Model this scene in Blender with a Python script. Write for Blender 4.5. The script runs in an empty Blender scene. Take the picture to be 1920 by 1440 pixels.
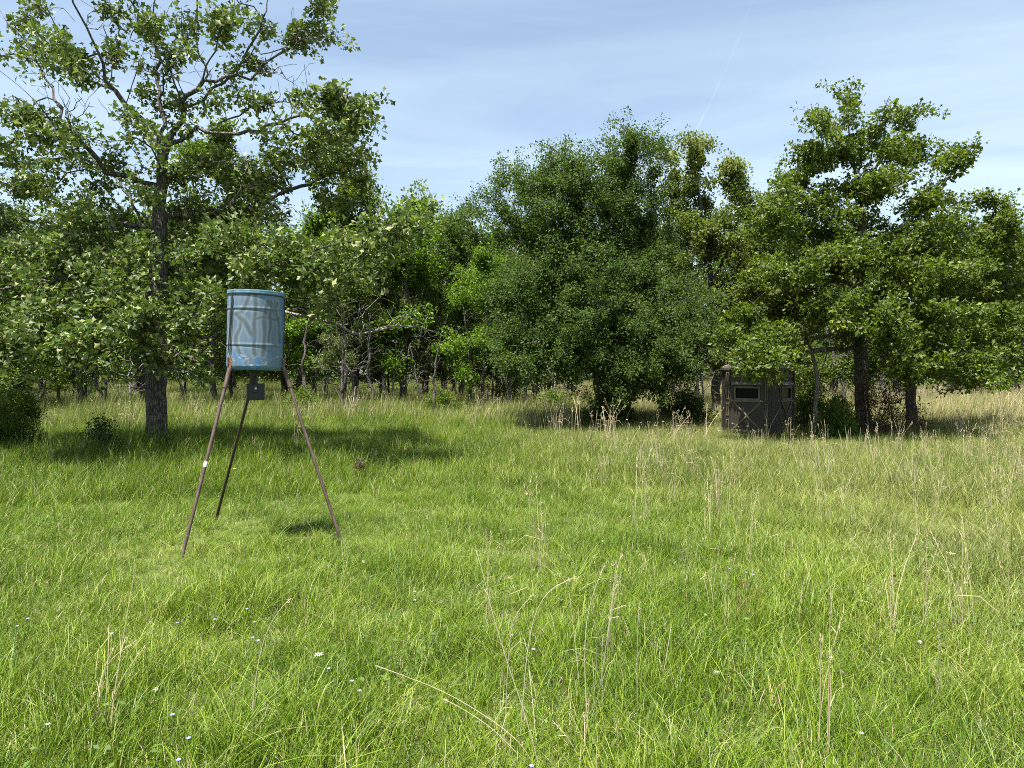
import bpy, math
import numpy as np
from mathutils import Vector, Matrix

# ------------------------------------------------------------------ camera, sky, sun, exposure
SC = bpy.context.scene
COL = SC.collection
F = 1350.0                      # focal length in pixels of the 1920 px wide photograph
EYE = np.array([0.0, 0.0, 1.7])
PITCH = math.atan(20 / F)       # the camera looks a touch below the horizon

cam_d = bpy.data.cameras.new('camera')
cam_d.sensor_width = 36.0
cam_d.lens = 36.0 * F / 1920
cam_d.clip_start = 0.05
cam_d.clip_end = 2000
cam = bpy.data.objects.new('camera', cam_d)
COL.objects.link(cam)
cam.location = EYE
cam.rotation_euler = (math.pi / 2 - PITCH, 0, 0)
SC.camera = cam

SUN_DIR = np.array([-0.16, -0.235, 0.958])
SUN_DIR /= np.linalg.norm(SUN_DIR)
ELEV = math.asin(SUN_DIR[2])
AZIM = math.atan2(SUN_DIR[0], SUN_DIR[1])

sun_d = bpy.data.lights.new('sun', 'SUN')
sun_d.energy = 4.6
sun_d.angle = math.radians(0.53)
sun_d.color = (1.0, 0.955, 0.89)
sun = bpy.data.objects.new('sun', sun_d)
COL.objects.link(sun)
sun.rotation_euler = Vector(SUN_DIR).to_track_quat('Z', 'Y').to_euler()
sun.location = (0, 0, 40)

SC.view_settings.view_transform = 'Standard'
SC.view_settings.look = 'None'
SC.view_settings.exposure = 1.85
SC.view_settings.gamma = 1.0
SC.view_settings.use_curve_mapping = False
SC.cycles.max_bounces = 7
SC.cycles.diffuse_bounces = 3
SC.cycles.transmission_bounces = 4
SC.cycles.glossy_bounces = 2
SC.cycles.use_denoising = False
SC.cycles.pixel_filter_type = 'BLACKMAN_HARRIS'
SC.cycles.filter_width = 1.0
SC.cycles.sample_clamp_indirect = 4.0


def ray_dir(px, py):
    u, v = (px - 960) / F, (720 - py) / F
    c, s = math.cos(PITCH), math.sin(PITCH)
    return np.array([u, c + v * s, -s + v * c])


def P(px, py, d):
    """the point seen at photograph pixel (px, py), d metres in front of the camera"""
    r = ray_dir(px, py)
    return EYE + r * (d / r[1])


def G(px, py, z=0.0):
    r = ray_dir(px, py)
    return EYE + r * ((z - EYE[2]) / r[2])


class N:
    """a small node-tree writer"""
    def __init__(self, tree):
        self.t = tree

    def __call__(self, kind, ins=None, **props):
        n = self.t.nodes.new(kind)
        for k, v in props.items():
            setattr(n, k, v)
        for k, v in (ins or {}).items():
            s = n.inputs[k]
            if isinstance(v, bpy.types.NodeSocket):
                self.t.links.new(v, s)
            else:
                s.default_value = v
        return n

    def math(self, op, a, b=0.0, c=0.0, clamp=False):
        n = self.t.nodes.new('ShaderNodeMath')
        n.operation = op
        n.use_clamp = clamp
        for i, v in enumerate((a, b, c)):
            if isinstance(v, bpy.types.NodeSocket):
                self.t.links.new(v, n.inputs[i])
            else:
                n.inputs[i].default_value = v
        return n.outputs[0]

    def mix(self, f, a, b):
        n = self.t.nodes.new('ShaderNodeMix')
        n.data_type = 'RGBA'
        for i, v in ((0, f), (6, a), (7, b)):
            if isinstance(v, bpy.types.NodeSocket):
                self.t.links.new(v, n.inputs[i])
            else:
                n.inputs[i].default_value = v if i == 0 else (*v[:3], 1)
        return n.outputs[2]

    def ramp(self, f, stops):
        n = self.t.nodes.new('ShaderNodeValToRGB')
        self.t.links.new(f, n.inputs[0])
        e = n.color_ramp.elements
        while len(e) < len(stops):
            e.new(0.5)
        for el, (p, c) in zip(e, stops):
            el.position = p
            el.color = (*c, 1) if len(c) == 3 else c
        return n.outputs[0]

    def noise(self, vec, scale, detail=3.0, rough=0.5, dist=0.0):
        n = self.t.nodes.new('ShaderNodeTexNoise')
        if vec is not None:
            self.t.links.new(vec, n.inputs['Vector'])
        n.inputs['Scale'].default_value = scale
        n.inputs['Detail'].default_value = detail
        n.inputs['Roughness'].default_value = rough
        n.inputs['Distortion'].default_value = dist
        return n.outputs[0]

    def maprange(self, v, a, b, c=0.0, d=1.0):
        n = self.t.nodes.new('ShaderNodeMapRange')
        n.clamp = True
        self.t.links.new(v, n.inputs[0])
        for i, x in enumerate((a, b, c, d)):
            n.inputs[i + 1].default_value = x
        return n.outputs[0]

    def mapping(self, v, scale=(1, 1, 1), rot=(0, 0, 0), loc=(0, 0, 0)):
        n = self.t.nodes.new('ShaderNodeMapping')
        self.t.links.new(v, n.inputs[0])
        n.inputs['Scale'].default_value = scale
        n.inputs['Rotation'].default_value = rot
        n.inputs['Location'].default_value = loc
        return n.outputs[0]


W = bpy.data.worlds.new('World')
SC.world = W
W.use_nodes = True
W.node_tree.nodes.clear()
n = N(W.node_tree)
skyt = n('ShaderNodeTexSky', sky_type='NISHITA', sun_disc=False, sun_elevation=ELEV, sun_rotation=AZIM,
         altitude=200, air_density=1.0, dust_density=1.2, ozone_density=1.0)
tc = n('ShaderNodeTexCoord').outputs['Generated']
sep = n('ShaderNodeSeparateXYZ', {0: tc})
den = n.math('MAXIMUM', sep.outputs[2], 0.06)
flat = n('ShaderNodeCombineXYZ', {0: n.math('DIVIDE', sep.outputs[0], den), 1: n.math('DIVIDE', sep.outputs[1], den)}).outputs[0]
c1 = n.noise(n.mapping(flat, (0.34, 0.9, 1), (0, 0, 0.45), (3.1, 0.4, 0)), 0.55, 6, 0.58, 1.1)
c2 = n.noise(n.mapping(flat, (0.20, 0.75, 1), (0, 0, -0.75), (0.7, 5.2, 0)), 0.8, 6, 0.6, 0.9)
wisps = n.math('ADD', n.maprange(c1, 0.40, 0.74, 0, 0.46), n.maprange(c2, 0.44, 0.74, 0, 0.34))
low = n.maprange(sep.outputs[2], 0.02, 0.45, 0.42, 0.17)      # thin haze thickens towards the horizon all round
veil = n.math('ADD', wisps, low, clamp=True)
# a faint vapour trail: part of a great circle
ta, tb = ray_dir(1398, 30), ray_dir(1306, 258)
ta, tb = ta / np.linalg.norm(ta), tb / np.linalg.norm(tb)
nn = np.cross(ta, tb); nn /= np.linalg.norm(nn)
mid = ta + tb; mid /= np.linalg.norm(mid)
warp = n.noise(tc, 6.0, 2)
d1 = n('ShaderNodeVectorMath', {0: tc, 1: tuple(nn)}, operation='DOT_PRODUCT').outputs['Value']
d1 = n.math('ABSOLUTE', n.math('ADD', d1, n.math('MULTIPLY', n.math('SUBTRACT', warp, 0.5), 0.02)))
d2 = n('ShaderNodeVectorMath', {0: tc, 1: tuple(mid)}, operation='DOT_PRODUCT').outputs['Value']
trail = n.math('MULTIPLY', n.maprange(d1, 0.0002, 0.0022, 1, 0), n.maprange(d2, math.cos(0.10), math.cos(0.04), 0, 1))
trail = n.math('MULTIPLY', trail, n.maprange(n.noise(tc, 14.0, 3), 0.40, 0.62, 0.02, 0.15))
veil = n.math('ADD', veil, trail, clamp=True)
skyc = n.mix(veil, skyt.outputs[0], (4.7, 5.7, 6.2))
bg = n('ShaderNodeBackground', {'Color': skyc, 'Strength': 0.0565})
n('ShaderNodeOutputWorld', {0: bg.outputs[0]})

# ------------------------------------------------------------------ helpers: objects and meshes


def tag(o, label=None, cat=None, group=None, kind=None):
    for k, v in (('label', label), ('category', cat), ('group', group), ('kind', kind)):
        if v:
            o[k] = v
    return o


def empty(name, loc=(0, 0, 0), rz=0.0):
    o = bpy.data.objects.new(name, None)
    o.empty_display_size = 0.2
    o.location = [float(v) for v in loc]
    o.rotation_euler = (0, 0, rz)
    COL.objects.link(o)
    return o


def link(name, me, parent=None, loc=(0, 0, 0)):
    o = bpy.data.objects.new(name, me)
    COL.objects.link(o)
    o.parent = parent
    o.location = [float(v) for v in loc]
    return o


def np_mesh(name, verts, loops, sizes, mat, tint=None, smooth=False, uv=None):
    """mesh from flat arrays: verts (n,3), loop vertex indices, polygon sizes"""
    me = bpy.data.meshes.new(name)
    verts = np.ascontiguousarray(verts, np.float32)
    loops = np.ascontiguousarray(loops, np.int32)
    sizes = np.asarray(sizes, np.int32)
    me.vertices.add(len(verts))
    me.vertices.foreach_set('co', verts.ravel())
    me.loops.add(len(loops))
    me.loops.foreach_set('vertex_index', loops)
    me.polygons.add(len(sizes))
    starts = np.concatenate(([0], np.cumsum(sizes)[:-1])).astype(np.int32)
    me.polygons.foreach_set('loop_start', starts)
    if smooth:
        me.polygons.foreach_set('use_smooth', np.ones(len(sizes), bool))
    if tint is not None:
        for k, v in (tint.items() if isinstance(tint, dict) else (('tint', tint),)):
            a = me.attributes.new(k, 'FLOAT', 'POINT')
            a.data.foreach_set('value', np.ascontiguousarray(v, np.float32))
    me.update(calc_edges=True)
    if mat:
        me.materials.append(mat)
    return me


class Geo:
    """collects polygons of many shapes into one mesh"""
    def __init__(self):
        self.v, self.f = [], []

    def add(self, vs, fs, xf=None):
        b = len(self.v)
        for p in vs:
            p = Vector(p)
            self.v.append(xf @ p if xf else p)
        self.f += [tuple(b + i for i in q) for q in fs]
        return self

    def box(self, c, s, xf=None, bev=0.0):
        x, y, z = (k / 2 for k in s)
        if bev <= 0:
            vs = [(c[0] + i * x, c[1] + j * y, c[2] + k * z) for i in (-1, 1) for j in (-1, 1) for k in (-1, 1)]
            return self.add(vs, [(0, 1, 3, 2), (4, 6, 7, 5), (0, 4, 5, 1), (2, 3, 7, 6), (0, 2, 6, 4), (1, 5, 7, 3)], xf)
        import bmesh
        bm = bmesh.new()
        bmesh.ops.create_cube(bm, size=1.0)
        for v in bm.verts:
            v.co = Vector((c[0] + v.co.x * s[0], c[1] + v.co.y * s[1], c[2] + v.co.z * s[2]))
        bmesh.ops.bevel(bm, geom=bm.edges[:], offset=bev, segments=2, profile=0.5, affect='EDGES')
        bm.verts.index_update()
        self.add([v.co for v in bm.verts], [[v.index for v in f.verts] for f in bm.faces], xf)
        bm.free()
        return self

    def tube(self, pts, radii, sides=10, cap=True):
        pts = [Vector([float(a) for a in p]) for p in pts]
        if not hasattr(radii, '__len__'):
            radii = [radii] * len(pts)
        b = len(self.v)
        up = None
        for i, p in enumerate(pts):
            t = (pts[min(i + 1, len(pts) - 1)] - pts[max(i - 1, 0)]).normalized()
            if up is None:
                up = t.orthogonal().normalized()
            up = (up - t * up.dot(t)).normalized()
            w = t.cross(up)
            for k in range(sides):
                a = 2 * math.pi * k / sides
                self.v.append(p + (up * math.cos(a) + w * math.sin(a)) * radii[i])
        for i in range(len(pts) - 1):
            for k in range(sides):
                k2 = (k + 1) % sides
                self.f.append((b + i * sides + k, b + i * sides + k2, b + (i + 1) * sides + k2, b + (i + 1) * sides + k))
        if cap:
            self.f.append(tuple(b + k for k in range(sides))[::-1])
            e = b + (len(pts) - 1) * sides
            self.f.append(tuple(e + k for k in range(sides)))
        return self

    def lathe(self, prof, sides=32, c=(0, 0)):
        b = len(self.v)
        for r, z in prof:
            for k in range(sides):
                a = 2 * math.pi * k / sides
                self.v.append(Vector((c[0] + r * math.cos(a), c[1] + r * math.sin(a), z)))
        for i in range(len(prof) - 1):
            for k in range(sides):
                k2 = (k + 1) % sides
                self.f.append((b + i * sides + k, b + i * sides + k2, b + (i + 1) * sides + k2, b + (i + 1) * sides + k))
        return self

    def mesh(self, name, mat, smooth=False, angle=35):
        me = bpy.data.meshes.new(name)
        me.from_pydata([tuple(v) for v in self.v], [], self.f)
        if mat:
            me.materials.append(mat)
        if smooth:
            me.shade_smooth()
            me.set_sharp_from_angle(angle=math.radians(angle))
        me.update()
        return me

    def obj(self, name, mat, parent=None, smooth=False, loc=(0, 0, 0), label=None):
        o = link(name, self.mesh(name, mat, smooth), parent, loc)
        if label:
            o['label'] = label
        return o


def unit(a):
    return a / np.maximum(np.linalg.norm(a, axis=-1, keepdims=True), 1e-9)


# ------------------------------------------------------------------ materials
def new_mat(name):
    m = bpy.data.materials.new(name)
    m.use_nodes = True
    m.node_tree.nodes.clear()
    return m, N(m.node_tree)


def out(n, shader):
    n('ShaderNodeOutputMaterial', {0: shader})


def leaf_mat(name, dark, mid_c, light, under, trans=0.35, rough=0.42, spec=0.5, tcol=(1.25, 1.35, 0.55)):
    m, n = new_mat(name)
    a = n('ShaderNodeAttribute', attribute_name='tint').outputs['Fac']
    col = n.ramp(a, [(0.0, dark), (0.55, mid_c), (1.0, light)])
    back = n('ShaderNodeNewGeometry').outputs['Backfacing']
    colb = n.mix(back, col, n.mix(0.5, col, under))
    p = n('ShaderNodeBsdfPrincipled', {'Base Color': colb, 'Roughness': rough, 'Specular IOR Level': spec})
    tm = n('ShaderNodeMix', {0: 1.0, 6: col, 7: (*tcol, 1)}, data_type='RGBA', blend_type='MULTIPLY')
    t = n('ShaderNodeBsdfTranslucent', {'Color': tm.outputs[2]})
    out(n, n('ShaderNodeMixShader', {0: trans, 1: p.outputs[0], 2: t.outputs[0]}).outputs[0])
    return m


def bark_mat(name, c0, c1, zs=3.0, lichen=0.0):
    m, n = new_mat(name)
    co = n('ShaderNodeTexCoord').outputs['Object']
    mp = n.mapping(co, (1, 1, 0.28))
    v = n('ShaderNodeTexVoronoi', {'Vector': n.mapping(co, (22, 22, 6)), 'Scale': 1.0}, feature='DISTANCE_TO_EDGE').outputs[0]
    ns = n.noise(mp, 30.0 / zs * 3, 5, 0.65)
    h = n.math('ADD', n.maprange(v, 0.0, 0.22), n.math('MULTIPLY', ns, 0.7))
    col = n.ramp(n.math('MULTIPLY', h, 0.6), [(0.15, c0), (0.85, c1)])
    if lichen:
        col = n.mix(n.maprange(n.noise(co, 9, 4, 0.6), 0.55, 0.68, 0, lichen), col, (0.30, 0.31, 0.28))
    b = n('ShaderNodeBump', {'Height': h, 'Strength': 0.8, 'Distance': 0.02})
    p = n('ShaderNodeBsdfPrincipled', {'Base Color': col, 'Roughness': 0.9, 'Specular IOR Level': 0.2, 'Normal': b.outputs[0]})
    out(n, p.outputs[0])
    return m


def plain(name, col, rough=0.5, metal=0.0, grain=0.12, gscale=30.0, bump=0.0, spec=0.5):
    m, n = new_mat(name)
    co = n('ShaderNodeTexCoord').outputs['Object']
    ns = n.noise(co, gscale, 4, 0.6)
    lo = tuple(c * (1 - grain) for c in col)
    hi = tuple(min(1, c * (1 + grain)) for c in col)
    c = n.ramp(ns, [(0.3, lo), (0.7, hi)])
    ins = {'Base Color': c, 'Roughness': rough, 'Metallic': metal, 'Specular IOR Level': spec}
    if bump:
        ins['Normal'] = n('ShaderNodeBump', {'Height': ns, 'Strength': bump, 'Distance': 0.01}).outputs[0]
    out(n, n('ShaderNodeBsdfPrincipled', ins).outputs[0])
    return m


M_OAK = leaf_mat('post_oak_leaf', (0.024, 0.046, 0.007), (0.058, 0.102, 0.015), (0.20, 0.24, 0.075), (0.42, 0.42, 0.19), 0.27, 0.5, 0.28)
M_ROAK = leaf_mat('blackjack_leaf', (0.034, 0.058, 0.007), (0.080, 0.122, 0.012), (0.175, 0.210, 0.030), (0.19, 0.22, 0.07), 0.38, 0.5, 0.26)
M_ELM = leaf_mat('elm_leaf', (0.030, 0.056, 0.013), (0.062, 0.104, 0.025), (0.130, 0.170, 0.050), (0.11, 0.14, 0.055), 0.40, 0.6, 0.12)
M_OLIVE = leaf_mat('olive_leaf', (0.045, 0.070, 0.009), (0.092, 0.130, 0.017), (0.20, 0.22, 0.065), (0.20, 0.21, 0.10), 0.33, 0.5, 0.25)
M_BRIGHT = leaf_mat('bright_leaf', (0.052, 0.105, 0.007), (0.105, 0.190, 0.013), (0.18, 0.26, 0.030), (0.14, 0.20, 0.05), 0.42, 0.5, 0.22)
M_WOOD = leaf_mat('wood_leaf', (0.038, 0.064, 0.008), (0.084, 0.132, 0.015), (0.175, 0.220, 0.038), (0.17, 0.20, 0.07), 0.40, 0.5, 0.22)
M_WOODP = leaf_mat('pale_wood_leaf', (0.046, 0.074, 0.018), (0.100, 0.138, 0.036), (0.20, 0.24, 0.09), (0.21, 0.23, 0.11), 0.30, 0.5, 0.22)
M_CEDAR = leaf_mat('cedar_needles', (0.042, 0.070, 0.012), (0.082, 0.122, 0.020), (0.14, 0.17, 0.036), (0.08, 0.11, 0.03), 0.30, 0.6, 0.2)
M_YOUNGCEDAR = leaf_mat('young_cedar_needles', (0.040, 0.075, 0.010), (0.072, 0.130, 0.018), (0.12, 0.16, 0.03), (0.07, 0.11, 0.025), 0.22, 0.6, 0.2)
M_WEED = leaf_mat('weed_leaf', (0.040, 0.080, 0.012), (0.075, 0.135, 0.022), (0.12, 0.18, 0.04), (0.10, 0.15, 0.06), 0.34, 0.5, 0.3)
M_SHRUB = leaf_mat('shrub_leaf', (0.018, 0.032, 0.012), (0.034, 0.056, 0.020), (0.06, 0.09, 0.035), (0.05, 0.08, 0.035), 0.22, 0.5, 0.2)
M_DEADLEAF = leaf_mat('dead_leaf', (0.04, 0.026, 0.014), (0.085, 0.056, 0.032), (0.17, 0.12, 0.07), (0.12, 0.09, 0.05), 0.2, 0.7, 0.15, (1.1, 1.0, 0.8))

B_OAK = bark_mat('oak_bark', (0.028, 0.024, 0.020), (0.125, 0.112, 0.098), 3.0, 0.3)
B_DARK = bark_mat('dark_bark', (0.030, 0.025, 0.022), (0.13, 0.115, 0.10), 3.0, 0.25)
B_GREY = bark_mat('grey_twig_bark', (0.12, 0.105, 0.09), (0.34, 0.31, 0.28), 3.0, 0.4)
B_PALE = bark_mat('bleached_dead_wood', (0.13, 0.115, 0.10), (0.29, 0.27, 0.235), 3.0, 0.3)

# ------------------------------------------------------------------ leaf shapes (x along the leaf, y across, z up)
LEAF_OAK = (np.array([[0, 0, 0], [1.0, 0, -0.10], [0.22, 0.13, .03], [0.40, 0.16, .03], [0.62, 0.42, .07], [0.72, 0.20, .02],
                      [0.22, -0.13, .03], [0.40, -0.16, .03], [0.62, -0.42, .07], [0.72, -0.20, .02]]),
            [[0, 1, 5, 4, 3, 2], [0, 6, 7, 8, 9, 1]])
LEAF_QUAD = (np.array([[0, 0, 0], [0.5, -0.30, .06], [1.0, 0, -0.05], [0.5, 0.30, .06]]), [[0, 1, 2, 3]])
LEAF_SLIM = (np.array([[0, 0, 0], [0.5, -0.11, .03], [1.0, 0, -0.02], [0.5, 0.11, .03]]), [[0, 1, 2, 3]])
LEAF_WIDE = (np.array([[0, 0, 0], [0.35, -0.36, .05], [1.0, -0.12, -0.06], [0.9, 0.30, 0.0], [0.3, 0.34, .07]]), [[0, 1, 2, 3, 4]])


def leaf_mesh(name, pos, ldir, nrm, size, tint, shape, mat):
    T, faces = shape
    X = unit(ldir)
    Y = unit(np.cross(nrm, X))
    Z = np.cross(X, Y)
    v = (pos[:, None, :] + size[:, None, None] * (T[None, :, 0, None] * X[:, None, :] + T[None, :, 1, None] * Y[:, None, :]
                                                  + T[None, :, 2, None] * Z[:, None, :]))
    nl, k = len(pos), len(T)
    fl = np.concatenate([np.array(f) for f in faces])
    loops = (np.arange(nl)[:, None] * k + fl[None, :]).ravel()
    sizes = np.tile([len(f) for f in faces], nl)
    return np_mesh(name, v.reshape(-1, 3), loops, sizes, mat, np.repeat(tint, k))


# ------------------------------------------------------------------ trees
class Tree:
    """a branch skeleton grown from guide limbs towards twig ends; wood and leaves are meshed from it"""
    def __init__(self, seed, root):
        self.r = np.random.default_rng(seed)
        self.pos = [np.array(root, float)]
        self.par = [-1]
        self.limb = [0]
        self.guide = [True]
        self.tips = []
        self.bare = []

    def nearest(self, p, lo=0):
        a = np.array(self.pos[lo:])
        return lo + int(np.argmin(((a - p) ** 2).sum(1)))

    def guide_line(self, pts, limb, step=0.22, wig=0.035, attach=None):
        pts = [np.array(p, float) for p in pts]
        cur = attach if attach is not None else self.nearest(pts[0])
        prev = self.pos[cur]
        for q in pts[1:] if attach is None else pts:
            seg = q - prev
            k = max(1, int(np.linalg.norm(seg) / step))
            for i in range(1, k + 1):
                p = prev + seg * (i / k) + (self.r.normal(0, wig, 3) if i < k else 0)
                self.pos.append(p); self.par.append(cur); self.limb.append(limb); self.guide.append(True)
                cur = len(self.pos) - 1
            prev = q
        return cur

    def grow(self, att, min_z=0.0, step=0.28, k_path=0.22, wig=0.05, up=0.25, skip=0, max_r=99):
        """connect every attractor to the cheapest node of the skeleton, near ones first"""
        att = np.asarray(att, float)
        base = np.array(self.pos)
        plen = np.zeros(len(base))
        for i in range(1, len(base)):
            plen[i] = plen[self.par[i]] + np.linalg.norm(base[i] - base[self.par[i]])
        cap = len(base) + len(att) * 30 + 100
        A = np.zeros((cap, 3)); A[:len(base)] = base
        L = np.full(cap, 1e9); L[:len(base)] = plen
        ok = np.zeros(cap, bool); ok[:len(base)] = (base[:, 2] > min_z)
        ok[:skip] = False
        n0 = len(base)
        d0 = np.array([np.sqrt(((base[ok[:n0]] - a) ** 2).sum(1)).min() for a in att])
        m = n0
        for a in att[np.argsort(d0)]:
            d = np.sqrt(((A[:m] - a) ** 2).sum(1))
            c = d + k_path * L[:m] + np.where(A[:m, 2] > a[2] + 0.3, 0.5 * (A[:m, 2] - a[2]), 0)
            c[~ok[:m]] = 1e9
            j = int(np.argmin(c))
            p0 = A[j].copy()
            dist = d[j]
            k = max(1, min(28, int(round(dist / step))))
            ctrl = p0 + (a - p0) * 0.45 + np.array([0, 0, up * dist * 0.5]) + self.r.normal(0, 0.10 * dist, 3)
            cur = j
            for i in range(1, k + 1):
                t = i / k
                p = (1 - t) ** 2 * p0 + 2 * t * (1 - t) * ctrl + t * t * a
                if i < k:
                    p = p + self.r.normal(0, wig, 3) * min(1, dist)
                A[m] = p
                L[m] = L[cur] + np.linalg.norm(p - A[cur])
                ok[m] = True
                self.pos.append(p); self.par.append(cur); self.limb.append(self.limb[j]); self.guide.append(False)
                cur = m
                m += 1
            self.tips.append(cur)

    def finish(self, base_r, tip_r=0.006, flare=1.35, flare_h=0.35):
        n = len(self.pos)
        self.P = np.array(self.pos)
        par = self.par
        kids = [[] for _ in range(n)]
        for i in range(1, n):
            kids[par[i]].append(i)
        cnt = [0.0] * n
        for i in range(n - 1, -1, -1):
            if not kids[i]:
                cnt[i] = 1.0
            if i:
                cnt[par[i]] += cnt[i]
        cnt = np.array(cnt)
        p = math.log(max(cnt[0], 3)) / math.log(base_r / tip_r)
        self.R = tip_r * cnt ** (1 / p)
        h = self.P[:, 2] - self.P[0, 2]
        tr = np.array(self.limb) == 0
        self.R = np.where(tr & (h < flare_h * 2.5), self.R * (1 + (flare - 1) * np.exp(-h / flare_h)), self.R)
        self.kids, self.cnt = kids, cnt
        return self

    def wood(self, name, mat, parent, limb_names=None, min_r=0.0, thick_sides=9):
        """meshes of the wood: limb number -> object; limb 0 is the trunk"""
        n = len(self.pos)
        chains = []
        stack = [(0, -1)]
        while stack:
            s, pr = stack.pop()
            ch = [pr, s] if pr >= 0 else [s]
            i = s
            while self.kids[i]:
                ks = sorted(self.kids[i], key=lambda q: -self.cnt[q])
                same = [q for q in ks if self.limb[q] == self.limb[i] and self.guide[q] and self.guide[i]]
                main = same[0] if same else ks[0]
                if self.limb[main] != self.limb[i]:
                    for q in ks:
                        stack.append((q, i))
                    break
                for q in ks:
                    if q != main:
                        stack.append((q, i))
                ch.append(main)
                i = main
            chains.append((self.limb[s], pr >= 0, ch))
        groups = {}
        for lb, br, ch in chains:
            groups.setdefault(lb if limb_names else 0, []).append((br, ch))
        res = {}
        for lb, chs in groups.items():
            V, Lp, Sz, b = [], [], [], 0
            for br, ch in chs:
                pts = self.P[ch]
                rad = self.R[ch].copy()
                if br:
                    rad[0] = min(rad[0], rad[1] * 1.15) if len(rad) > 1 else rad[0]
                if rad.max() < min_r or len(ch) < 2:
                    continue
                sd = thick_sides if rad.max() > 0.05 else (6 if rad.max() > 0.02 else 4 if rad.max() > 0.009 else 3)
                t = np.gradient(pts, axis=0)
                t = unit(t)
                u = np.cross(t[0], [0.31, 0.77, 0.55]); u /= max(np.linalg.norm(u), 1e-6)
                ang = np.arange(sd) * 2 * math.pi / sd
                ca, sa = np.cos(ang), np.sin(ang)
                for i in range(len(pts)):
                    u = u - t[i] * (u @ t[i]); u /= max(np.linalg.norm(u), 1e-6)
                    w = np.cross(t[i], u)
                    rr = rad[i]
                    if sd >= 8:
                        rr = rr * (1 + 0.06 * np.sin(ang * 3 + i * 0.4) + 0.04 * np.sin(ang * 5 - i * 0.7))
                        V.append(pts[i] + (u * (ca * rr)[:, None] + w * (sa * rr)[:, None]))
                    else:
                        V.append(pts[i] + rr * (u * ca[:, None] + w * sa[:, None]))
                k = np.arange(sd); k2 = (k + 1) % sd
                for i in range(len(pts) - 1):
                    o = b + i * sd
                    Lp.append(np.stack([o + k, o + k2, o + sd + k2, o + sd + k], 1).ravel())
                    Sz.append(np.full(sd, 4))
                b += sd * len(pts)
            if not V:
                continue
            nm = limb_names.get(lb, 'limb') if limb_names else 'trunk'
            me = np_mesh(nm, np.concatenate(V) - self.P[0], np.concatenate(Lp), np.concatenate(Sz), mat, None, True)
            res[lb] = link(nm, me, parent)
        return res

    def leaves(self, per_tip, size, spread, shape, mat, parent, name='crown', back=2, flat=0.6, nrm_k=0.55, tint_m=0.45, tint_s=0.2,
               droop=0.0, tint_fn=None, keep=None):
        r = self.r
        cl = []
        for t in self.tips:
            i = t
            for b in range(back + 1):
                cl.append((i, 1.0 if b == 0 else 0.75))
                i = self.par[i]
                if i < 0 or self.guide[i] and self.R[i] > 0.04:
                    break
        idx = np.array([c[0] for c in cl]); wt = np.array([c[1] for c in cl])
        cnts = r.poisson(per_tip * wt * r.uniform(0.5, 1.5, len(wt)))
        pi = np.repeat(np.arange(len(idx)), cnts)
        nl = len(pi)
        off = r.normal(0, 1, (nl, 3))
        off *= np.minimum(1, 1.55 / np.linalg.norm(off, axis=1))[:, None]
        off = off * np.array([1, 1, flat]) * spread * 1.12
        pos = self.P[idx][pi] + off
        pos[:, 2] = np.maximum(pos[:, 2], 0.12)
        ld = unit(off) * 0.9 + r.normal(0, 0.6, (nl, 3)) + np.array([0, 0, -droop])
        nm = np.array([0, 0, 1.0]) + r.normal(0, nrm_k, (nl, 3))
        ctint = r.normal(0, tint_s * 0.6, len(idx))[pi]
        tint = np.clip(tint_m + ctint + r.normal(0, tint_s, nl), 0, 1)
        if tint_fn is not None:
            tint = np.clip(tint + tint_fn(pos), 0, 1)
        sz = size * r.uniform(0.5, 1.35, nl)
        if keep is not None:
            k = keep(pos)
            pos, ld, nm, sz, tint = pos[k], ld[k], nm[k], sz[k], tint[k]
        me = leaf_mesh(name, pos - self.P[0], ld, nm, sz, tint, shape, mat)
        o = link(name, me, parent)
        return o


def blob_points(r, blobs, D, depth, dens, clump=4.5, sig=0.21):
    """twig ends inside ellipses measured on the photograph, spread in depth and gathered in clumps: blob = (px, py, rx, ry[, dz])"""
    pts = []
    for b in blobs:
        px, py, rx, ry = b[:4]
        dz = b[4] if len(b) > 4 else r.uniform(-0.6, 0.6) * depth
        k = rx * ry * math.pi * dens / clump
        k = max(1, int(k + r.uniform(0, 1)))
        for _ in range(k):
            while True:
                u = r.uniform(-1, 1, 3)
                if u @ u <= 1:
                    break
            d = D + dz + u[2] * depth * 0.55
            c = P(px + u[0] * rx, py + u[1] * ry, d)
            for _ in range(max(1, r.poisson(clump))):
                p = c + r.normal(0, 1, 3) * np.array([1, 1, .62]) * sig
                if p[2] > 0.5:
                    pts.append(p)
    return np.array(pts)


# ------------------------------------------------------------------ ground
def height(x, y):
    d = np.sqrt(x * x + y * y)
    return (0.035 * np.sin(x * 0.9 + 1.3) * np.sin(y * 0.7 + 0.4) + 0.03 * np.sin(x * 0.35 + y * 0.51)) * np.clip((d - 1) / 5, 0, 1)


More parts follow.
